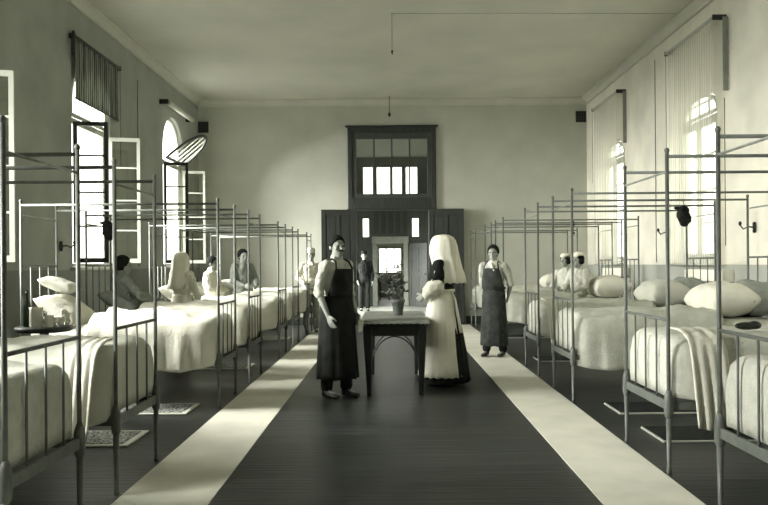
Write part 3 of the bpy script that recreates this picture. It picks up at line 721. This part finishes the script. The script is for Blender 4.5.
DEF = dict(pelvis=(0, 0, .93), waist=(0, 0, 1.08), chest=(0, 0, 1.30), neck=(0, .005, 1.455), head=(0, -.015, 1.60),
           sl=(.185, 0, 1.405), sr=(-.185, 0, 1.405), el=(.235, .02, 1.12), er=(-.235, .02, 1.12), wl=(.235, -.06, .87), wr=(-.235, -.06, .87),
           hl=(.09, 0, .90), hr=(-.09, 0, .90), kl=(.10, -.01, .49), kr=(-.10, -.01, .49), al=(.10, .01, .09), ar=(-.10, .01, .09))
def V(p): return Vector(p)
def figure(label, loc, rz, H=1.70, pose=None, head_turn=0, head_tilt=0, legs=True, shirt=None, trousers=None, sleeve='long', hair=M_hair, hair_style='short', name='person',
           moustache=False, cap=None, shoes=True, cat='person', build=1.0, skin=M_skin, curl=.35, hand_dirs=None, extra=None, group=None):
    P = dict(DEF); P.update(pose or {}); P = {k: V(v) for k, v in P.items()}
    k = H / 1.715
    t = empty(name, loc, rz); t.scale = (k, k, k); tag(t, label, cat, group)
    up = (P['neck'] - P['pelvis']).normalized()
    u = (P['sl'] - P['sr']).normalized(); v = up.cross(u).normalized(); v = -v if v.y < 0 and False else v
    def torso(mb, g=0):
        pe, wa, ch, nk = P['pelvis'], P['waist'], P['chest'], P['neck']
        b = build
        S = [(pe - (wa-pe)*.55, .13*b+g, .095*b+g), (pe - (wa-pe)*.2, .163*b+g, .112*b+g), (pe.lerp(wa, .3), .162*b+g, .112*b+g), (wa, .143*b+g, .102*b+g), (wa.lerp(ch, .5), .158*b+g, .112*b+g),
             (ch, .172*b+g, .120*b+g), (ch.lerp(nk, .45), .172*b+g, .108*b+g), (ch.lerp(nk, .75), .135*b+g, .085*b+g), (ch.lerp(nk, 1.0), .066+g, .062+g)]
        mb.eloft([(c, a, bb, u, v) for c, a, bb in S], n=24)
    # ---- body
    mb = MB(); torso(mb)
    hd = P['head']; nk = P['neck']
    mb.limb([nk - up*.04, nk.lerp(hd, .6)], [.060, .052], 14)
    Rh = Matrix.Rotation(head_turn, 3, 'Z') @ Matrix.Rotation(head_tilt, 3, 'X')
    def hp(x, y, z): return hd + Rh @ Vector((x, y, z))
    mb.ellipsoid(hp(0, .012, .03), (.076, .094, .092), 20, 14, Rh)
    mb.ellipsoid(hp(0, -.012, -.035), (.060, .072, .080), 18, 12, Rh)
    mb.ellipsoid(hp(0, -.048, -.085), (.030, .028, .026), 12, 8, Rh)          # chin
    mb.limb([hp(0, -.082, .022), hp(0, -.098, -.008), hp(0, -.106, -.022)], [.009, .011, .013], 8)   # nose
    mb.ellipsoid(hp(0, -.079, .034), (.050, .014, .010), 12, 6, Rh)           # brow
    for sx in (-1, 1):
        mb.ellipsoid(hp(sx*.078, .012, -.005), (.010, .020, .032), 10, 8, Rh)
        mb.ellipsoid(hp(sx*.042, -.058, -.015), (.022, .020, .020), 10, 8, Rh)
    mb.ellipsoid(hp(0, -.080, -.050), (.024, .012, .007), 10, 6, Rh); mb.ellipsoid(hp(0, -.077, -.060), (.020, .012, .007), 10, 6, Rh)
    for sx, sh, el, wr_ in ((1, P['sl'], P['el'], P['wl']), (-1, P['sr'], P['er'], P['wr'])):
        mb.limb([sh - V((sx*.02, 0, .0)), sh.lerp(el, .35), el], [.055, .047, .038], 14)
        mb.limb([el, el.lerp(wr_, .35), wr_], [.039, .037, .025], 14)
        d = (wr_ - el).normalized()
        if hand_dirs and sx in hand_dirs: dd, nn, tt = hand_dirs[sx]
        else: dd, nn, tt = d, V((-sx, 0, 0)), V((0, -1, 0))
        hand(mb, wr_ + V(dd).normalized()*.005, dd, nn, tt, curl)
    if legs:
        for sx, h_, kn, an in ((1, P['hl'], P['kl'], P['al']), (-1, P['hr'], P['kr'], P['ar'])):
            mb.limb([h_, h_.lerp(kn, .5), kn], [.085, .072, .052], 14)
            mb.limb([kn, kn.lerp(an, .3), an], [.052, .052, .034], 14)
            mb.ellipsoid(an + V((0, -.05, -.045)), (.035, .10, .035), 12, 8)
    body = link('body', remesh(mb, .0085, 3), skin, t, True)
    # eyes
    e_ = MB()
    for sx in (-1, 1): e_.ellipsoid(hp(sx*.030, -.079, .010), (.013, .008, .007), 10, 6, Rh)
    e_.build('eyes', M_eye, t, smooth=True)
    # ---- hair
    if hair_style:
        th = {'short': .009, 'full': .017, 'bun': .018}[hair_style]
        hb = MB(); c0 = V((0, .016, .032)); rr = (.077 + th, .096 + th, .094 + th)
        hb.ellipsoid((0, 0, 0), rr, 40, 26)
        out = []
        for p in hb.v:
            q = p + c0; line = max(-.075, -.030 - 1.38*q.y) + .008*noise.noise(q*30)
            f = min(1, max(0, (q.z - line) / .014))
            k_ = .80 + .20*f + .03*f*noise.noise(q*38) + .02*f*noise.noise(q*90)
            out.append(hp(*(p*k_ + c0)))
        hb.v = out
        if hair_style == 'bun':
            for a in ((.06, .03, -.01), (-.06, .03, -.01)): hb.ellipsoid(hp(*a), (.042, .062, .055), 14, 10, Rh)
            hb.ellipsoid(hp(0, .10, .0), (.05, .04, .05), 14, 10, Rh)
            link('hair', remesh(hb, .009, 1, wrinkle(.006, (30, 30, 30))), hair, t, True)
        else: hb.build('hair', hair, t, smooth=True)
    if moustache:
        MB().limb([hp(-.036, -.076, -.048), hp(-.014, -.092, -.036), hp(0, -.097, -.034), hp(.014, -.092, -.036), hp(.036, -.076, -.048)], [.004, .009, .009, .009, .004], 8).build('moustache', hair, t, smooth=True)
    if cap == 'cook':
        cb = MB().eloft([(hp(0, .012, .060), .086, .100), (hp(0, .012, .10), .088, .102), (hp(0, .015, .15), .086, .10), (hp(0, .02, .17), .065, .075), (hp(0, .02, .175), .03, .03)], u=Rh @ V((1, 0, 0)), v=Rh @ V((0, 1, 0)))
        link('cap', remesh(cb, .010, 2, wrinkle(.004)), M_white, t, True)
    if cap == 'peaked':
        cb = MB().eloft([(hp(0, .012, .060), .086, .100), (hp(0, .012, .10), .090, .104), (hp(0, .015, .14), .10, .114), (hp(0, .015, .155), .08, .09)], u=Rh @ V((1, 0, 0)), v=Rh @ V((0, 1, 0)))
        cb.ellipsoid(hp(0, -.10, .062), (.065, .05, .012), 14, 6, Rh)
        link('cap', remesh(cb, .010, 2), M_habit, t, True)
    if cap == 'kerchief':
        cb = MB().ellipsoid(hp(0, .03, .115), (.10, .105, .05), 18, 10, Rh); cb.ellipsoid(hp(0, -.04, .095), (.07, .06, .04), 14, 8, Rh); cb.ellipsoid(hp(.02, .09, .06), (.05, .04, .05), 12, 8, Rh)
        link('kerchief', remesh(cb, .010, 1, wrinkle(.008, (20, 20, 20))), M_white, t, True)
    # ---- shirt
    if shirt:
        sb = MB(); g = .014
        torso(sb, g)
        for sx, sh, el, wr_ in ((1, P['sl'], P['el'], P['wl']), (-1, P['sr'], P['er'], P['wr'])):
            sb.limb([sh - V((sx*.02, 0, .0)), sh.lerp(el, .4), el], [.070, .057, .050], 14)
            if sleeve == 'long': sb.limb([el, el.lerp(wr_, .5), el.lerp(wr_, .93)], [.058, .052, .036], 14)
            elif sleeve == 'half': sb.limb([el.lerp(sh, .1), el, el.lerp(wr_, .10)], [.050, .056, .055], 14)
        sb.limb([nk - up*.03, nk + up*.035], [.074, .064], 14)
        link('shirt', remesh(sb, .010, 2, wrinkle(.015, (18, 18, 12), loc[0]*7)), shirt, t, True)
    if trousers and legs:
        tb = MB()
        for sx, h_, kn, an in ((1, P['hl'], P['kl'], P['al']), (-1, P['hr'], P['kr'], P['ar'])):
            tb.limb([h_ + V((0, 0, .04)), h_.lerp(kn, .5), kn], [.098, .088, .075], 14); tb.limb([kn, kn.lerp(an, .4), an + V((0, 0, .02))], [.075, .072, .064], 14)
        tb.eloft([(P['pelvis'] - V((0, 0, .10)), .15, .11), (P['pelvis'], .180, .128), (P['pelvis'] + V((0, 0, .10)), .172, .122)])
        link('trousers', remesh(tb, .011, 2, wrinkle(.012, (12, 12, 6), 3)), trousers, t, True)
    if shoes and legs:
        for sx, an in ((1, P['al']), (-1, P['ar'])):
            s_ = MB().eloft([(an + V((0, .055, -.055)), .030, .030, (1, 0, 0), (0, 0, 1)), (an + V((0, .02, -.045)), .040, .042, (1, 0, 0), (0, 0, 1)), (an + V((0, -.05, -.050)), .043, .038, (1, 0, 0), (0, 0, 1)), (an + V((0, -.13, -.060)), .048, .028, (1, 0, 0), (0, 0, 1)), (an + V((0, -.185, -.064)), .034, .022, (1, 0, 0), (0, 0, 1))], n=18)
            s_.limb([an + V((0, .01, -.04)), an + V((0, .01, .05))], [.044, .046], 12)
            link('shoe', remesh(s_, .009, 2), M_leather, t, True)
    return t, P, hp

def ring_shell(rows, a0, a1, n=40, pleat=0, pk=14, seed=0):
    """open shell: rows of (z, cx, cy, rx, ry[, da]) from angle a0..a1 (degrees; -90 = front)"""
    vs = []; fs = []
    for r_i, row in enumerate(rows):
        z, cx, cy, rx, ry = row[:5]; aa0, aa1 = (row[5], row[6]) if len(row) > 5 else (a0, a1)
        f = r_i / (len(rows)-1)
        for i in range(n+1):
            a = R(aa0 + (aa1-aa0)*i/n)
            pl = 1 + pleat*f*(math.sin(a*pk+seed) + .5*math.sin(a*pk*1.7+seed*2+f))
            vs.append((cx + rx*pl*math.cos(a), cy + ry*pl*math.sin(a), z + .006*math.sin(i*.8+seed)*f))
    for j in range(len(rows)-1):
        for i in range(n): q = j*(n+1)+i; fs.append((q, q+1, q+n+2, q+n+1))
    return MB().add(vs, fs)

def bib_apron(t, m, hem, strap_m=None, wide=1.0, seed=0):
    rows = []
    for k in range(13):
        f = k/12; z = 1.06 + (hem-1.06)*f
        rows.append((z, 0, 0, (.178 + .050*f**.8)*wide, (.140 + .075*f**.8)*wide))
    ap = ring_shell(rows, -90-128, -90+128, 64, .030, 9, seed).build('apron', m, t, smooth=True, solid=.008)
    rows = []
    for k in range(8):
        f = k/7; z = 1.37 - .31*f; half = 38 + 34*f
        rows.append((z, 0, 0, .200 - .014*f, .150 - .004*f, -90-half, -90+half))
    ring_shell(rows, 0, 0, 30, .01, 5, seed).build('apron_bib', m, t, smooth=True, solid=.007)
    for sx in (-1, 1):
        MB().tube([(sx*.118, -.128, 1.365), (sx*.095, -.095, 1.445), (sx*.082, -.02, 1.478), (sx*.09, .07, 1.44), (sx*.06, .125, 1.33), (-sx*.05, .142, 1.08)], .010, 8).build('apron_strap', m, t, smooth='auto')
    MB().eloft([((0, 0, 1.045), .186, .148), ((0, 0, 1.05), .190, .152), ((0, 0, 1.075), .188, .150), ((0, 0, 1.08), .184, .146)], n=32).build('apron_tie', m, t, smooth=True)

# -- man in the dark apron, left of the table
t, P, hp = figure('man with moustache in pale shirt and long dark bib apron standing left of the table', (-.575, 7.60, 0), R(46), 1.70, build=.94,
    pose=dict(sl=(.168,0,1.405), sr=(-.168,0,1.405), er=(-.232, .03, 1.13), wr=(-.215, -.10, .885), el=(.24, .05, 1.12), wl=(.20, -.08, .89), kr=(-.11, .0, .49), ar=(-.12, .04, .09), al=(.08, -.05, .09), kl=(.08, -.04, .49)),
    head_turn=R(-14), shirt=M_shirt, trousers=M_dtrous, sleeve='half', moustache=True, curl=.22)
bib_apron(t, M_apron, .205, seed=1, wide=1.02)
# -- young man in the faded apron on the right runner
t, P, hp = figure('youth in faded bib apron and pale neckerchief standing on the right floor runner', (1.555, 10.78, .006), R(-26), 1.66,
    pose=dict(el=(.255, .07, 1.14), wl=(.20, .10, .93), er=(-.215, .08, 1.13), wr=(-.12, .14, .95), al=(.13, .02, .09), kl=(.12, 0, .49), ar=(-.11, -.05, .09)), head_turn=R(6), build=.93, shirt=M_shirt, trousers=M_dtrous, sleeve='half', hair_style='full')
bib_apron(t, M_apron2, .17, seed=4, wide=.92)
link('neckerchief', remesh(MB().eloft([((0, -.01, 1.40), .115, .085), ((0, -.01, 1.44), .10, .085), ((0, 0, 1.48), .07, .068)]).limb([(0, -.10, 1.43), (.02, -.13, 1.38), (.05, -.135, 1.33)], [.03, .028, .012]), .009, 2, wrinkle(.01, (25, 25, 25))), M_white, t, True)
# -- man in white jacket and cap at the back
t, P, hp = figure('man in white jacket, white cap and light trousers standing near the left back wall', (-1.66, 14.9, .006), R(10), 1.70,
    pose=dict(er=(-.27, .02, 1.15), wr=(-.14, -.16, 1.02), el=(.27, .02, 1.15), wl=(.10, -.18, .98)), shirt=M_white, trousers=M_trous, cap='cook', hair_style='short', hand_dirs={1: ((-.6, -.2, -.6), (0, 1, 0), (0, 0, 1)), -1: ((.5, -.2, -.7), (0, 1, 0), (0, 0, 1))})
rows = [(1.12 - .32*k/6, 0, 0, .176+.02*k/6, .135+.02*k/6) for k in range(7)]
ring_shell(rows, -90-175, -90+175, 60, .02, 7, 2).build('jacket_skirt', M_white, t, smooth=True, solid=.008)
# -- man in dark uniform in the hall
figure('man in dark uniform and cap standing in the hall beyond the doorway', (-.80, 21.6, 0), R(5), 1.78, shirt=M_habit, trousers=M_dtrous, cap='peaked', pose=dict(wr=(-.2, -.08, .88)))

# -- standing nun right of the table, facing left and slightly away
def nun_standing(label, loc, rz, H, habit, apron, veilm, arms, hem=.04, bundle=True, vs_=1.0):
    t, P, hp = figure(label, loc, rz, H, pose=arms, shirt=habit, trousers=None, sleeve='half' if bundle else 'long', hair_style=None, legs=True, head_turn=R(12), shoes=True)
    def fold(pk, am, ph):
        def f(p, n):
            a = math.atan2(p.y, p.x); k = max(0, 1.05-p.z)
            return p + Vector((math.cos(a), math.sin(a), 0)) * (am*k*(math.sin(a*pk+ph) + .6*math.sin(a*(pk*1.6)+ph*2)))
        return f
    secs = [((0, .0, hem), .262, .295), ((0, .015, hem+.02), .268, .305), ((0, .02, .35), .245, .265), ((0, .015, .6), .222, .225), ((0, .005, .85), .198, .175), ((0, 0, 1.0), .168, .135), ((0, 0, 1.10), .160, .125)]
    D = []
    for a, b in zip(secs, secs[1:]):
        for q in range(6):
            f = q/6; D.append((V(a[0]).lerp(V(b[0]), f), a[1]+(b[1]-a[1])*f, a[2]+(b[2]-a[2])*f))
    D.append((V(secs[-1][0]), secs[-1][1], secs[-1][2]))
    mb = MB().eloft(D, n=90); f = fold(17, .007, .7)
    mb.v = [f(p, None) for p in mb.v]
    mb.build('skirt', habit, t, smooth='auto')
    if apron:
        rows = []
        for k in range(16):
            q = k/15; z = 1.10 + (.115-1.10)*q
            rows.append((z, 0, 0, .178 + .118*q**.9, .142 + .145*q**.85, -90-100-8*q, -90+152))
        ring_shell(rows, 0, 0, 120, .020, 17, .7).build('apron', apron, t, smooth=True, solid=.008)
        MB().eloft([((0, 0, 1.085), .176, .142), ((0, 0, 1.09), .181, .147), ((0, 0, 1.115), .179, .145), ((0, 0, 1.12), .174, .140)], n=32).build('apron_band', apron, t, smooth=True)
        MB().tube([(.10, .13, 1.10), (.11, .17, 1.0), (.12, .24, .62)], [.012, .016, .02], 8).build('apron_tie', apron, t, smooth='auto')
    # veil: open front shell that hangs over shoulders and back
    rows = []
    prof = [(1.755, .02, .03, .01), (1.748, .06, .075, .012), (1.725, .095, .118, .012), (1.685, .120, .146, .012), (1.62, .137, .164, .012), (1.54, .148, .172, .018), (1.45, .160, .178, .03), (1.36, .185, .185, .045), (1.27, .205, .19, .068), (1.19, .205, .18, .095)]
    for i, (z, rx, ry, cy) in enumerate(prof):
        half = 180 if i < 3 else (160 if i < 6 else 138 - (i-6)*9)
        rows.append((z, 0, cy, rx*(1-(1-vs_)*i/9), ry*(1-(1-vs_)*i/9), 90-half, 90+half))
    v = ring_shell(rows, 0, 0, 72, .055, 8, 2).build('veil', veilm, t, smooth=True, solid=.006)
    MB().ellipsoid((0, .012, 1.725), (.05, .055, .014), 16, 6).build('veil_top', veilm, v, smooth=True)
    link('coif', remesh(MB().ellipsoid(hp(0, .025, .03), (.095, .108, .105), 18, 12).limb([P['neck'] + V((0, 0, -.02)), P['neck'] + V((0, 0, .05))], [.085, .08]), .010, 2), veilm, t, True)
    return t, P, hp
t, P, hp = nun_standing('nun in white veil and long white apron over black habit, right of the table', (.60, 8.3, 0), R(-106), 1.70, M_habit, M_white, M_white,
    dict(el=(.245, -.02, 1.17), wl=(.18, -.17, 1.06), er=(-.24, -.02, 1.15), wr=(-.12, -.18, 1.06), kl=(.08, 0, .49), kr=(-.08, 0, .49)))
for s_, e1, w1 in ((1, P['el'], P['wl']), (-1, P['er'], P['wr'])):
    link('rolled_sleeve', remesh(MB().limb([e1 + V((s_*.01, .02, -.01)), e1.lerp(w1, .35) + V((0, 0, .0)), e1.lerp(w1, .75) + V((0, 0, -.01))], [.085, .095, .070], 16), .011, 2, wrinkle(.018, (18, 18, 18))), M_white, t, True)
# black shoulder cape under the veil
link('shoulder_cape', remesh(MB().eloft([((0, .0, 1.18), .235, .165), ((0, 0, 1.26), .232, .16), ((0, 0, 1.36), .215, .14), ((0, 0, 1.43), .15, .11), ((0, 0, 1.47), .085, .08)], n=36), .011, 2, wrinkle(.01, (14, 14, 9))), M_habit, t, True)

# -- white nursing sister bending at the left beds
nun_standing('nursing sister all in white veil and robe standing between beds by the open left window', (-2.93, 10.0, 0), R(150), 1.56, M_white, None, M_white,
    dict(el=(.235, -.06, 1.15), wl=(.12, -.24, 1.05), er=(-.235, -.06, 1.15), wr=(-.10, -.24, 1.02)), bundle=False, vs_=.68)

# -- patients sitting up in bed
SIT = dict(pelvis=(0, 0, .10), waist=(0, .03, .24), chest=(0, .06, .45), neck=(0, .05, .60), head=(0, .02, .745), sl=(.18, .05, .555), sr=(-.18, .05, .555),
           el=(.24, -.03, .30), er=(-.24, -.03, .30), wl=(.12, -.24, .22), wr=(-.12, -.24, .22),
           hl=(.09, -.03, .08), hr=(-.09, -.03, .08), kl=(.10, -.42, .045), kr=(-.10, -.42, .045), al=(.09, -.80, .02), ar=(-.09, -.80, .02))
def patient(label, loc, rz, shirt, cap=None, hair_style='full', pose=None, H=1.62, **k):
    Pp = dict(SIT); Pp.update(pose or {})
    return figure(label, loc, rz, H, pose=Pp, shirt=shirt, cap=cap, hair_style=hair_style, shoes=False, legs=False, trousers=None, **k)
ztop = .90
patient('dark-haired patient in a grey shirt reclining on an elbow in the fourth left bed', (-3.18, 8.72, ztop-.05), R(128), M_shirtg,
        pose=dict(waist=(.02, .05, .20), chest=(.04, .09, .34), neck=(.05, .09, .46), head=(.07, .06, .59), sl=(.20, .08, .42), sr=(-.14, .10, .40), er=(-.22, -.05, .22), wr=(-.20, -.28, .14), el=(.26, .0, .2), wl=(.2, -.2, .13)))
patient('patient in white shirt with dark hair sitting low in the fifth left bed', (-2.72, 11.0, ztop-.12), R(80), M_white, H=1.5, hair_style='short')
patient('patient in grey shirt sitting upright in the sixth left bed', (-2.58, 12.55, ztop-.06), R(40), M_shirtg, H=1.66)
patient('patient in pale shirt and white kerchief sitting in the fifth right bed', (3.12, 11.95, ztop-.17), R(-60), M_linen2, cap='kerchief', hair_style='bun', H=1.62)
patient('patient with white kerchief and dark hair sitting in the sixth right bed', (3.22, 13.25, ztop-.17), R(-50), M_shirt, cap='kerchief', hair_style='bun', H=1.62)

# ------------------------------------------------------------------ table, plant, bedside table
t = empty('ward_table', (.04, 8.37, 0)); tag(t, 'dark wooden table with mottled oilcloth top standing in the aisle', 'table')
hw, hl = .31, .76
for sx in (-1, 1):
    for sy in (-1, 1):
        x, y = sx*(hw-.02), sy*(hl-.03)
        lg = MB().eloft([((x - sx*.012, y, .001), .022, .022), ((x-sx*.010, y, .10), .026, .026), ((x, y, .60), .046, .046), ((x, y, .745), .048, .048)], n=20, pw=8)
        lg.build('leg', M_tablewood, t, smooth=False, bevel=.003)
MB().box((-hw, -hl, .635), (hw, -hl+.03, .76)).box((-hw, hl-.03, .635), (hw, hl, .76)).box((-hw, -hl+.03, .635), (-hw+.03, hl-.03, .76)).box((hw-.03, -hl+.03, .635), (hw, hl-.03, .76)).build('apron', M_tablewood, t, bevel=.003)
MB().box((-.36, -.82, .76), (.36, .82, .79)).build('tabletop', M_tablewood, t, bevel=.006)
for yy, sg in ((-.15, 1), (.35, -1)):
    pts = [(.27*math.cos(PI*k/16), yy, .20 + .37*math.sin(PI*k/16)) for k in range(17)]
    MB().tube(pts, .0075, 8).build('arched_brace', M_black, t, smooth='auto')
# cloth with scalloped edge
vs = []; fs = []; nx, ny = 40, 80
def clothpt(u, v):
    x = u*.385; y = v*.845; z = .797
    return x, y, z
tc_ = MB(); n = 200
per = []
for k in range(n):
    a = k/n*4; q = a % 1
    if a < 1: p = (-.368 + .736*q, -.828)
    elif a < 2: p = (.368, -.828 + 1.656*q)
    elif a < 3: p = (.368 - .736*q, .828)
    else: p = (-.368, .828 - 1.656*q)
    per.append(p)
r0 = [V((p[0]*.99, p[1]*.99, .7955)) for p in per]; r1 = [V((p[0]*1.005, p[1]*1.005, .790)) for p in per]; r2 = [V((p[0]*1.015, p[1]*1.01,   .777 - .010*abs(math.sin(k*PI/n*44)))) for k, p in enumerate(per)]
r0b = [V((0, 0, 0)) for p in per]
m_ = len(per); vs = r0 + r1 + r2; fs = [(i*m_+j, i*m_+(j+1) % m_, (i+1)*m_+(j+1) % m_, (i+1)*m_+j) for i in (0, 1) for j in range(m_)] + [tuple(range(m_))]
o = MB().add(vs, fs).build('tablecloth', M_tcloth, solid=.003); o.location = (.04, 8.37, .002); tag(o, 'mottled pale oilcloth with scalloped edge on the aisle table', 'tablecloth')
o = link('folded_paper', MB().add([(-.03, -.05, .0), (.03, -.05, 0), (.03, .05, 0), (-.03, .05, 0), (-.032, -.052, -.12), (.01, -.053, -.11)], [(0, 1, 2, 3), (0, 4, 5, 1)]).mesh('folded_paper'), M_white, solid=.003)
o.location = (-.315, 7.572, .806); tag(o, 'small white cloth hanging over the near left corner of the aisle table', 'cloth')

t = empty('potted_plant', (.085, 8.42, .802)); tag(t, 'bushy leafy plant in a dark clay pot on the aisle table', 'potted plant')
MB().lathe([(.0, .0), (.052, .0), (.055, .01), (.072, .145), (.080, .147), (.082, .185), (.074, .187), (.070, .16), (.0, .158)], n=28).build('pot', M_pot, t, smooth='auto')
MB().lathe([(.0, .159), (.071, .160), (.04, .172), (0, .175)]).build('soil', M_soil, t, smooth=True)
st = MB(); lv = MB(); lv2 = MB(); rnd = random.Random(5)
for k in range(16):
    a = rnd.uniform(0, 2*PI); rr = rnd.uniform(.06, .29); h = rnd.uniform(.26, .64)
    p0 = V((rnd.uniform(-.03, .03), rnd.uniform(-.03, .03), .16)); p2 = V((rr*math.cos(a), rr*math.sin(a), h)); p1 = p0.lerp(p2, .5) + V((0, 0, .05))
    pts = [p0, p0.lerp(p1, .6), p1, p1.lerp(p2, .6) + V((0, 0, .01)), p2]
    st.tube(pts, [.004, .0035, .003, .0025, .0015], 6)
    for q in range(19):
        f = .25 + .75*q/18; i = min(3, int(f*4)); b = pts[i].lerp(pts[i+1], f*4-i)
        an = rnd.uniform(0, 2*PI); el = rnd.uniform(-.3, .6); d = V((math.cos(an)*math.cos(el), math.sin(an)*math.cos(el), math.sin(el)))
        s_ = d.cross(V((0, 0, 1))).normalized(); ln = rnd.uniform(.05, .095); wd = ln*.28; nn = s_.cross(d)
        (lv if rnd.random() < .55 else lv2).add([b, b+d*ln*.4+s_*wd-nn*.004, b+d*ln, b+d*ln*.4-s_*wd-nn*.004, b+d*ln*.45+nn*.006], [(0, 1, 4), (1, 2, 4), (2, 3, 4), (3, 0, 4)])
st.build('stems', M_leaf, t, smooth='auto'); fo = lv.build('foliage', M_leaf, t); lv2.build('pale_leaves', M_leaf2, t)

def small_table(x, y, r, h, lb):
    t = empty('bedside_table', (x, y, 0)); tag(t, lb, 'bedside table')
    MB().lathe([(0, h-.045), (r-.02, h-.045), (r, h-.035), (r, h-.006), (r-.008, h), (0, h)], n=36).build('tabletop', M_wood, t, smooth='auto')
    MB().lathe([(.0, .03), (.05, .03), (.035, .10), (.022, .20), (.035, .40), (.022, .55), (.04, h-.06), (.10, h-.045), (0, h-.045)], n=20).build('pedestal', M_wood, t, smooth=True)
    for k in range(3):
        a = k*2*PI/3+.4; MB().tube([(0.03*math.cos(a), .03*math.sin(a), .16), (.12*math.cos(a), .12*math.sin(a), .09), (.22*math.cos(a), .22*math.sin(a), .016)], [.018, .016, .014], 10).build('leg', M_wood, t, smooth='auto')
TX, TY, TH = -3.02, 6.22, .885
small_table(TX, TY, .235, TH, 'round dark bedside table holding bottle and mugs on the left')
def vessel(name, prof, loc, m, lb, cat, n=24, handle=None):
    o = MB().lathe(prof, n=n).build(name, m, smooth='auto'); o.location = loc; tag(o, lb, cat)
    if handle: MB().tube(handle, .006, 8).build('handle', m, o, smooth='auto')
    return o
z = TH + .001
b_ = vessel('bottle', [(0, 0), (.034, 0), (.036, .01), (.036, .16), (.030, .19), (.013, .23), (.012, .285), (.015, .29), (.015, .30), (0, .30)], (TX-.115, TY-.06, z), M_bottle, 'dark tall bottle on the round bedside table', 'bottle')
MB().lathe([(0, .285), (.011, .285), (.012, .315), (0, .315)]).build('cork', M_wood2, b_)
vessel('enamel_jug', [(0, 0), (.050, 0), (.054, .01), (.052, .15), (.056, .17), (.052, .17), (.047, .02), (0, .015)], (TX-.02, TY-.10, z), M_ceramic, 'white enamel mug, tallest, beside the dark bottle', 'mug', handle=[(.05, 0, .14), (.085, 0, .13), (.088, 0, .06), (.052, 0, .04)])
vessel('cup', [(0, 0), (.034, 0), (.036, .005), (.038, .10), (.035, .10), (.032, .01), (0, .008)], (TX+.085, TY-.09, z), M_ceramic, 'small white cup in the middle of the bedside table', 'cup', handle=[(.037, 0, .08), (.058, 0, .07), (.058, 0, .04), (.036, 0, .03)])
vessel('drinking_glass', [(0, 0), (.028, 0), (.030, .005), (.034, .115), (.032, .115), (.027, .01), (0, .008)], (TX+.16, TY-.02, z), M_glass, 'clear drinking glass at the right edge of the bedside table', 'glass')
vessel('bowl', [(0, 0), (.03, 0), (.055, .05), (.065, .075), (.061, .075), (.05, .045), (0, .01)], (TX+.03, TY+.07, z), M_ceramic, 'white bowl at the back of the bedside table', 'bowl')
o = link('napkin', remesh(MB().eloft([((0, 0, .0), .06, .05), ((0, 0, .03), .055, .045), ((.005, 0, .10), .035, .02), ((0, 0, .13), .012, .01)], n=20), .008, 1, wrinkle(.02, (30, 30, 20))), M_linen, smooth=True)
o.location = (TX+.12, TY+.11, z+.012); tag(o, 'crumpled white napkin at the back right of the bedside table', 'napkin')

# hall table
t = empty('hall_table', (-.24, 28.2, 0)); tag(t, 'small table with white top seen through the far doorway', 'table')
MB().box((-.22, -.3, .72), (.22, .3, .76)).build('tabletop', M_white, t, bevel=.005)
for sx in (-1, 1):
    for sy in (-1, 1): MB().box((sx*.18-.02, sy*.26-.02, 0), (sx*.18+.02, sy*.26+.02, .72)).build('leg', M_wood, t)

# caps hanging from bed rails, pull chain
def hung(x, y, zr, lb, s=1):
    t = empty('cloth_cap', (x, y, zr)); tag(t, lb, 'cap')
    MB().tube([(0, 0, -.012), (.01, 0, -.05), (0, 0, -.09)], .004, 6).build('loop', M_black, t)
    link('cap_cloth', remesh(MB().eloft([((0, 0, -.07), .03, .03), ((.0, 0, -.10), .06, .05), ((.005, 0, -.17), .075, .06), ((.012, 0, -.24), .062, .05), ((.016, 0, -.29), .03, .025)], n=20).limb([(-.03, 0, -.10), (-.10, 0, -.085)], [.02, .012]), .009, 1, wrinkle(.02, (18, 18, 18))), M_habit, t, True)
hung(3.28, RB[2]+.42, 2.095, 'dark cap hanging from a bed rail on the right side')
hung(-3.32, LB[3]-.42, 2.005, 'dark cap hanging from a bed rail in front of the left window')
t = MB(); 
for k in range(5): t.ellipsoid((.01*math.sin(k*2), 0, -.03-.045*k), (.018, .012, .022), 10, 6)
o = t.build('pull_chain', M_black, smooth=True); o.location = (2.95, RB[4]-.42+.0, 2.09); tag(o, 'short dark chain hanging from a far right bed rail', 'chain')
o = link('dark_slipper', remesh(MB().ellipsoid((0, 0, .025), (.09, .04, .028)).ellipsoid((.05, 0, .03), (.045, .042, .03)), .008, 1), M_leather, smooth=True)
o.location = on_bed('right', 1, (.62, -.22, .935)); tag(o, 'dark folded cloth pouch lying on the second right bed', 'pouch')
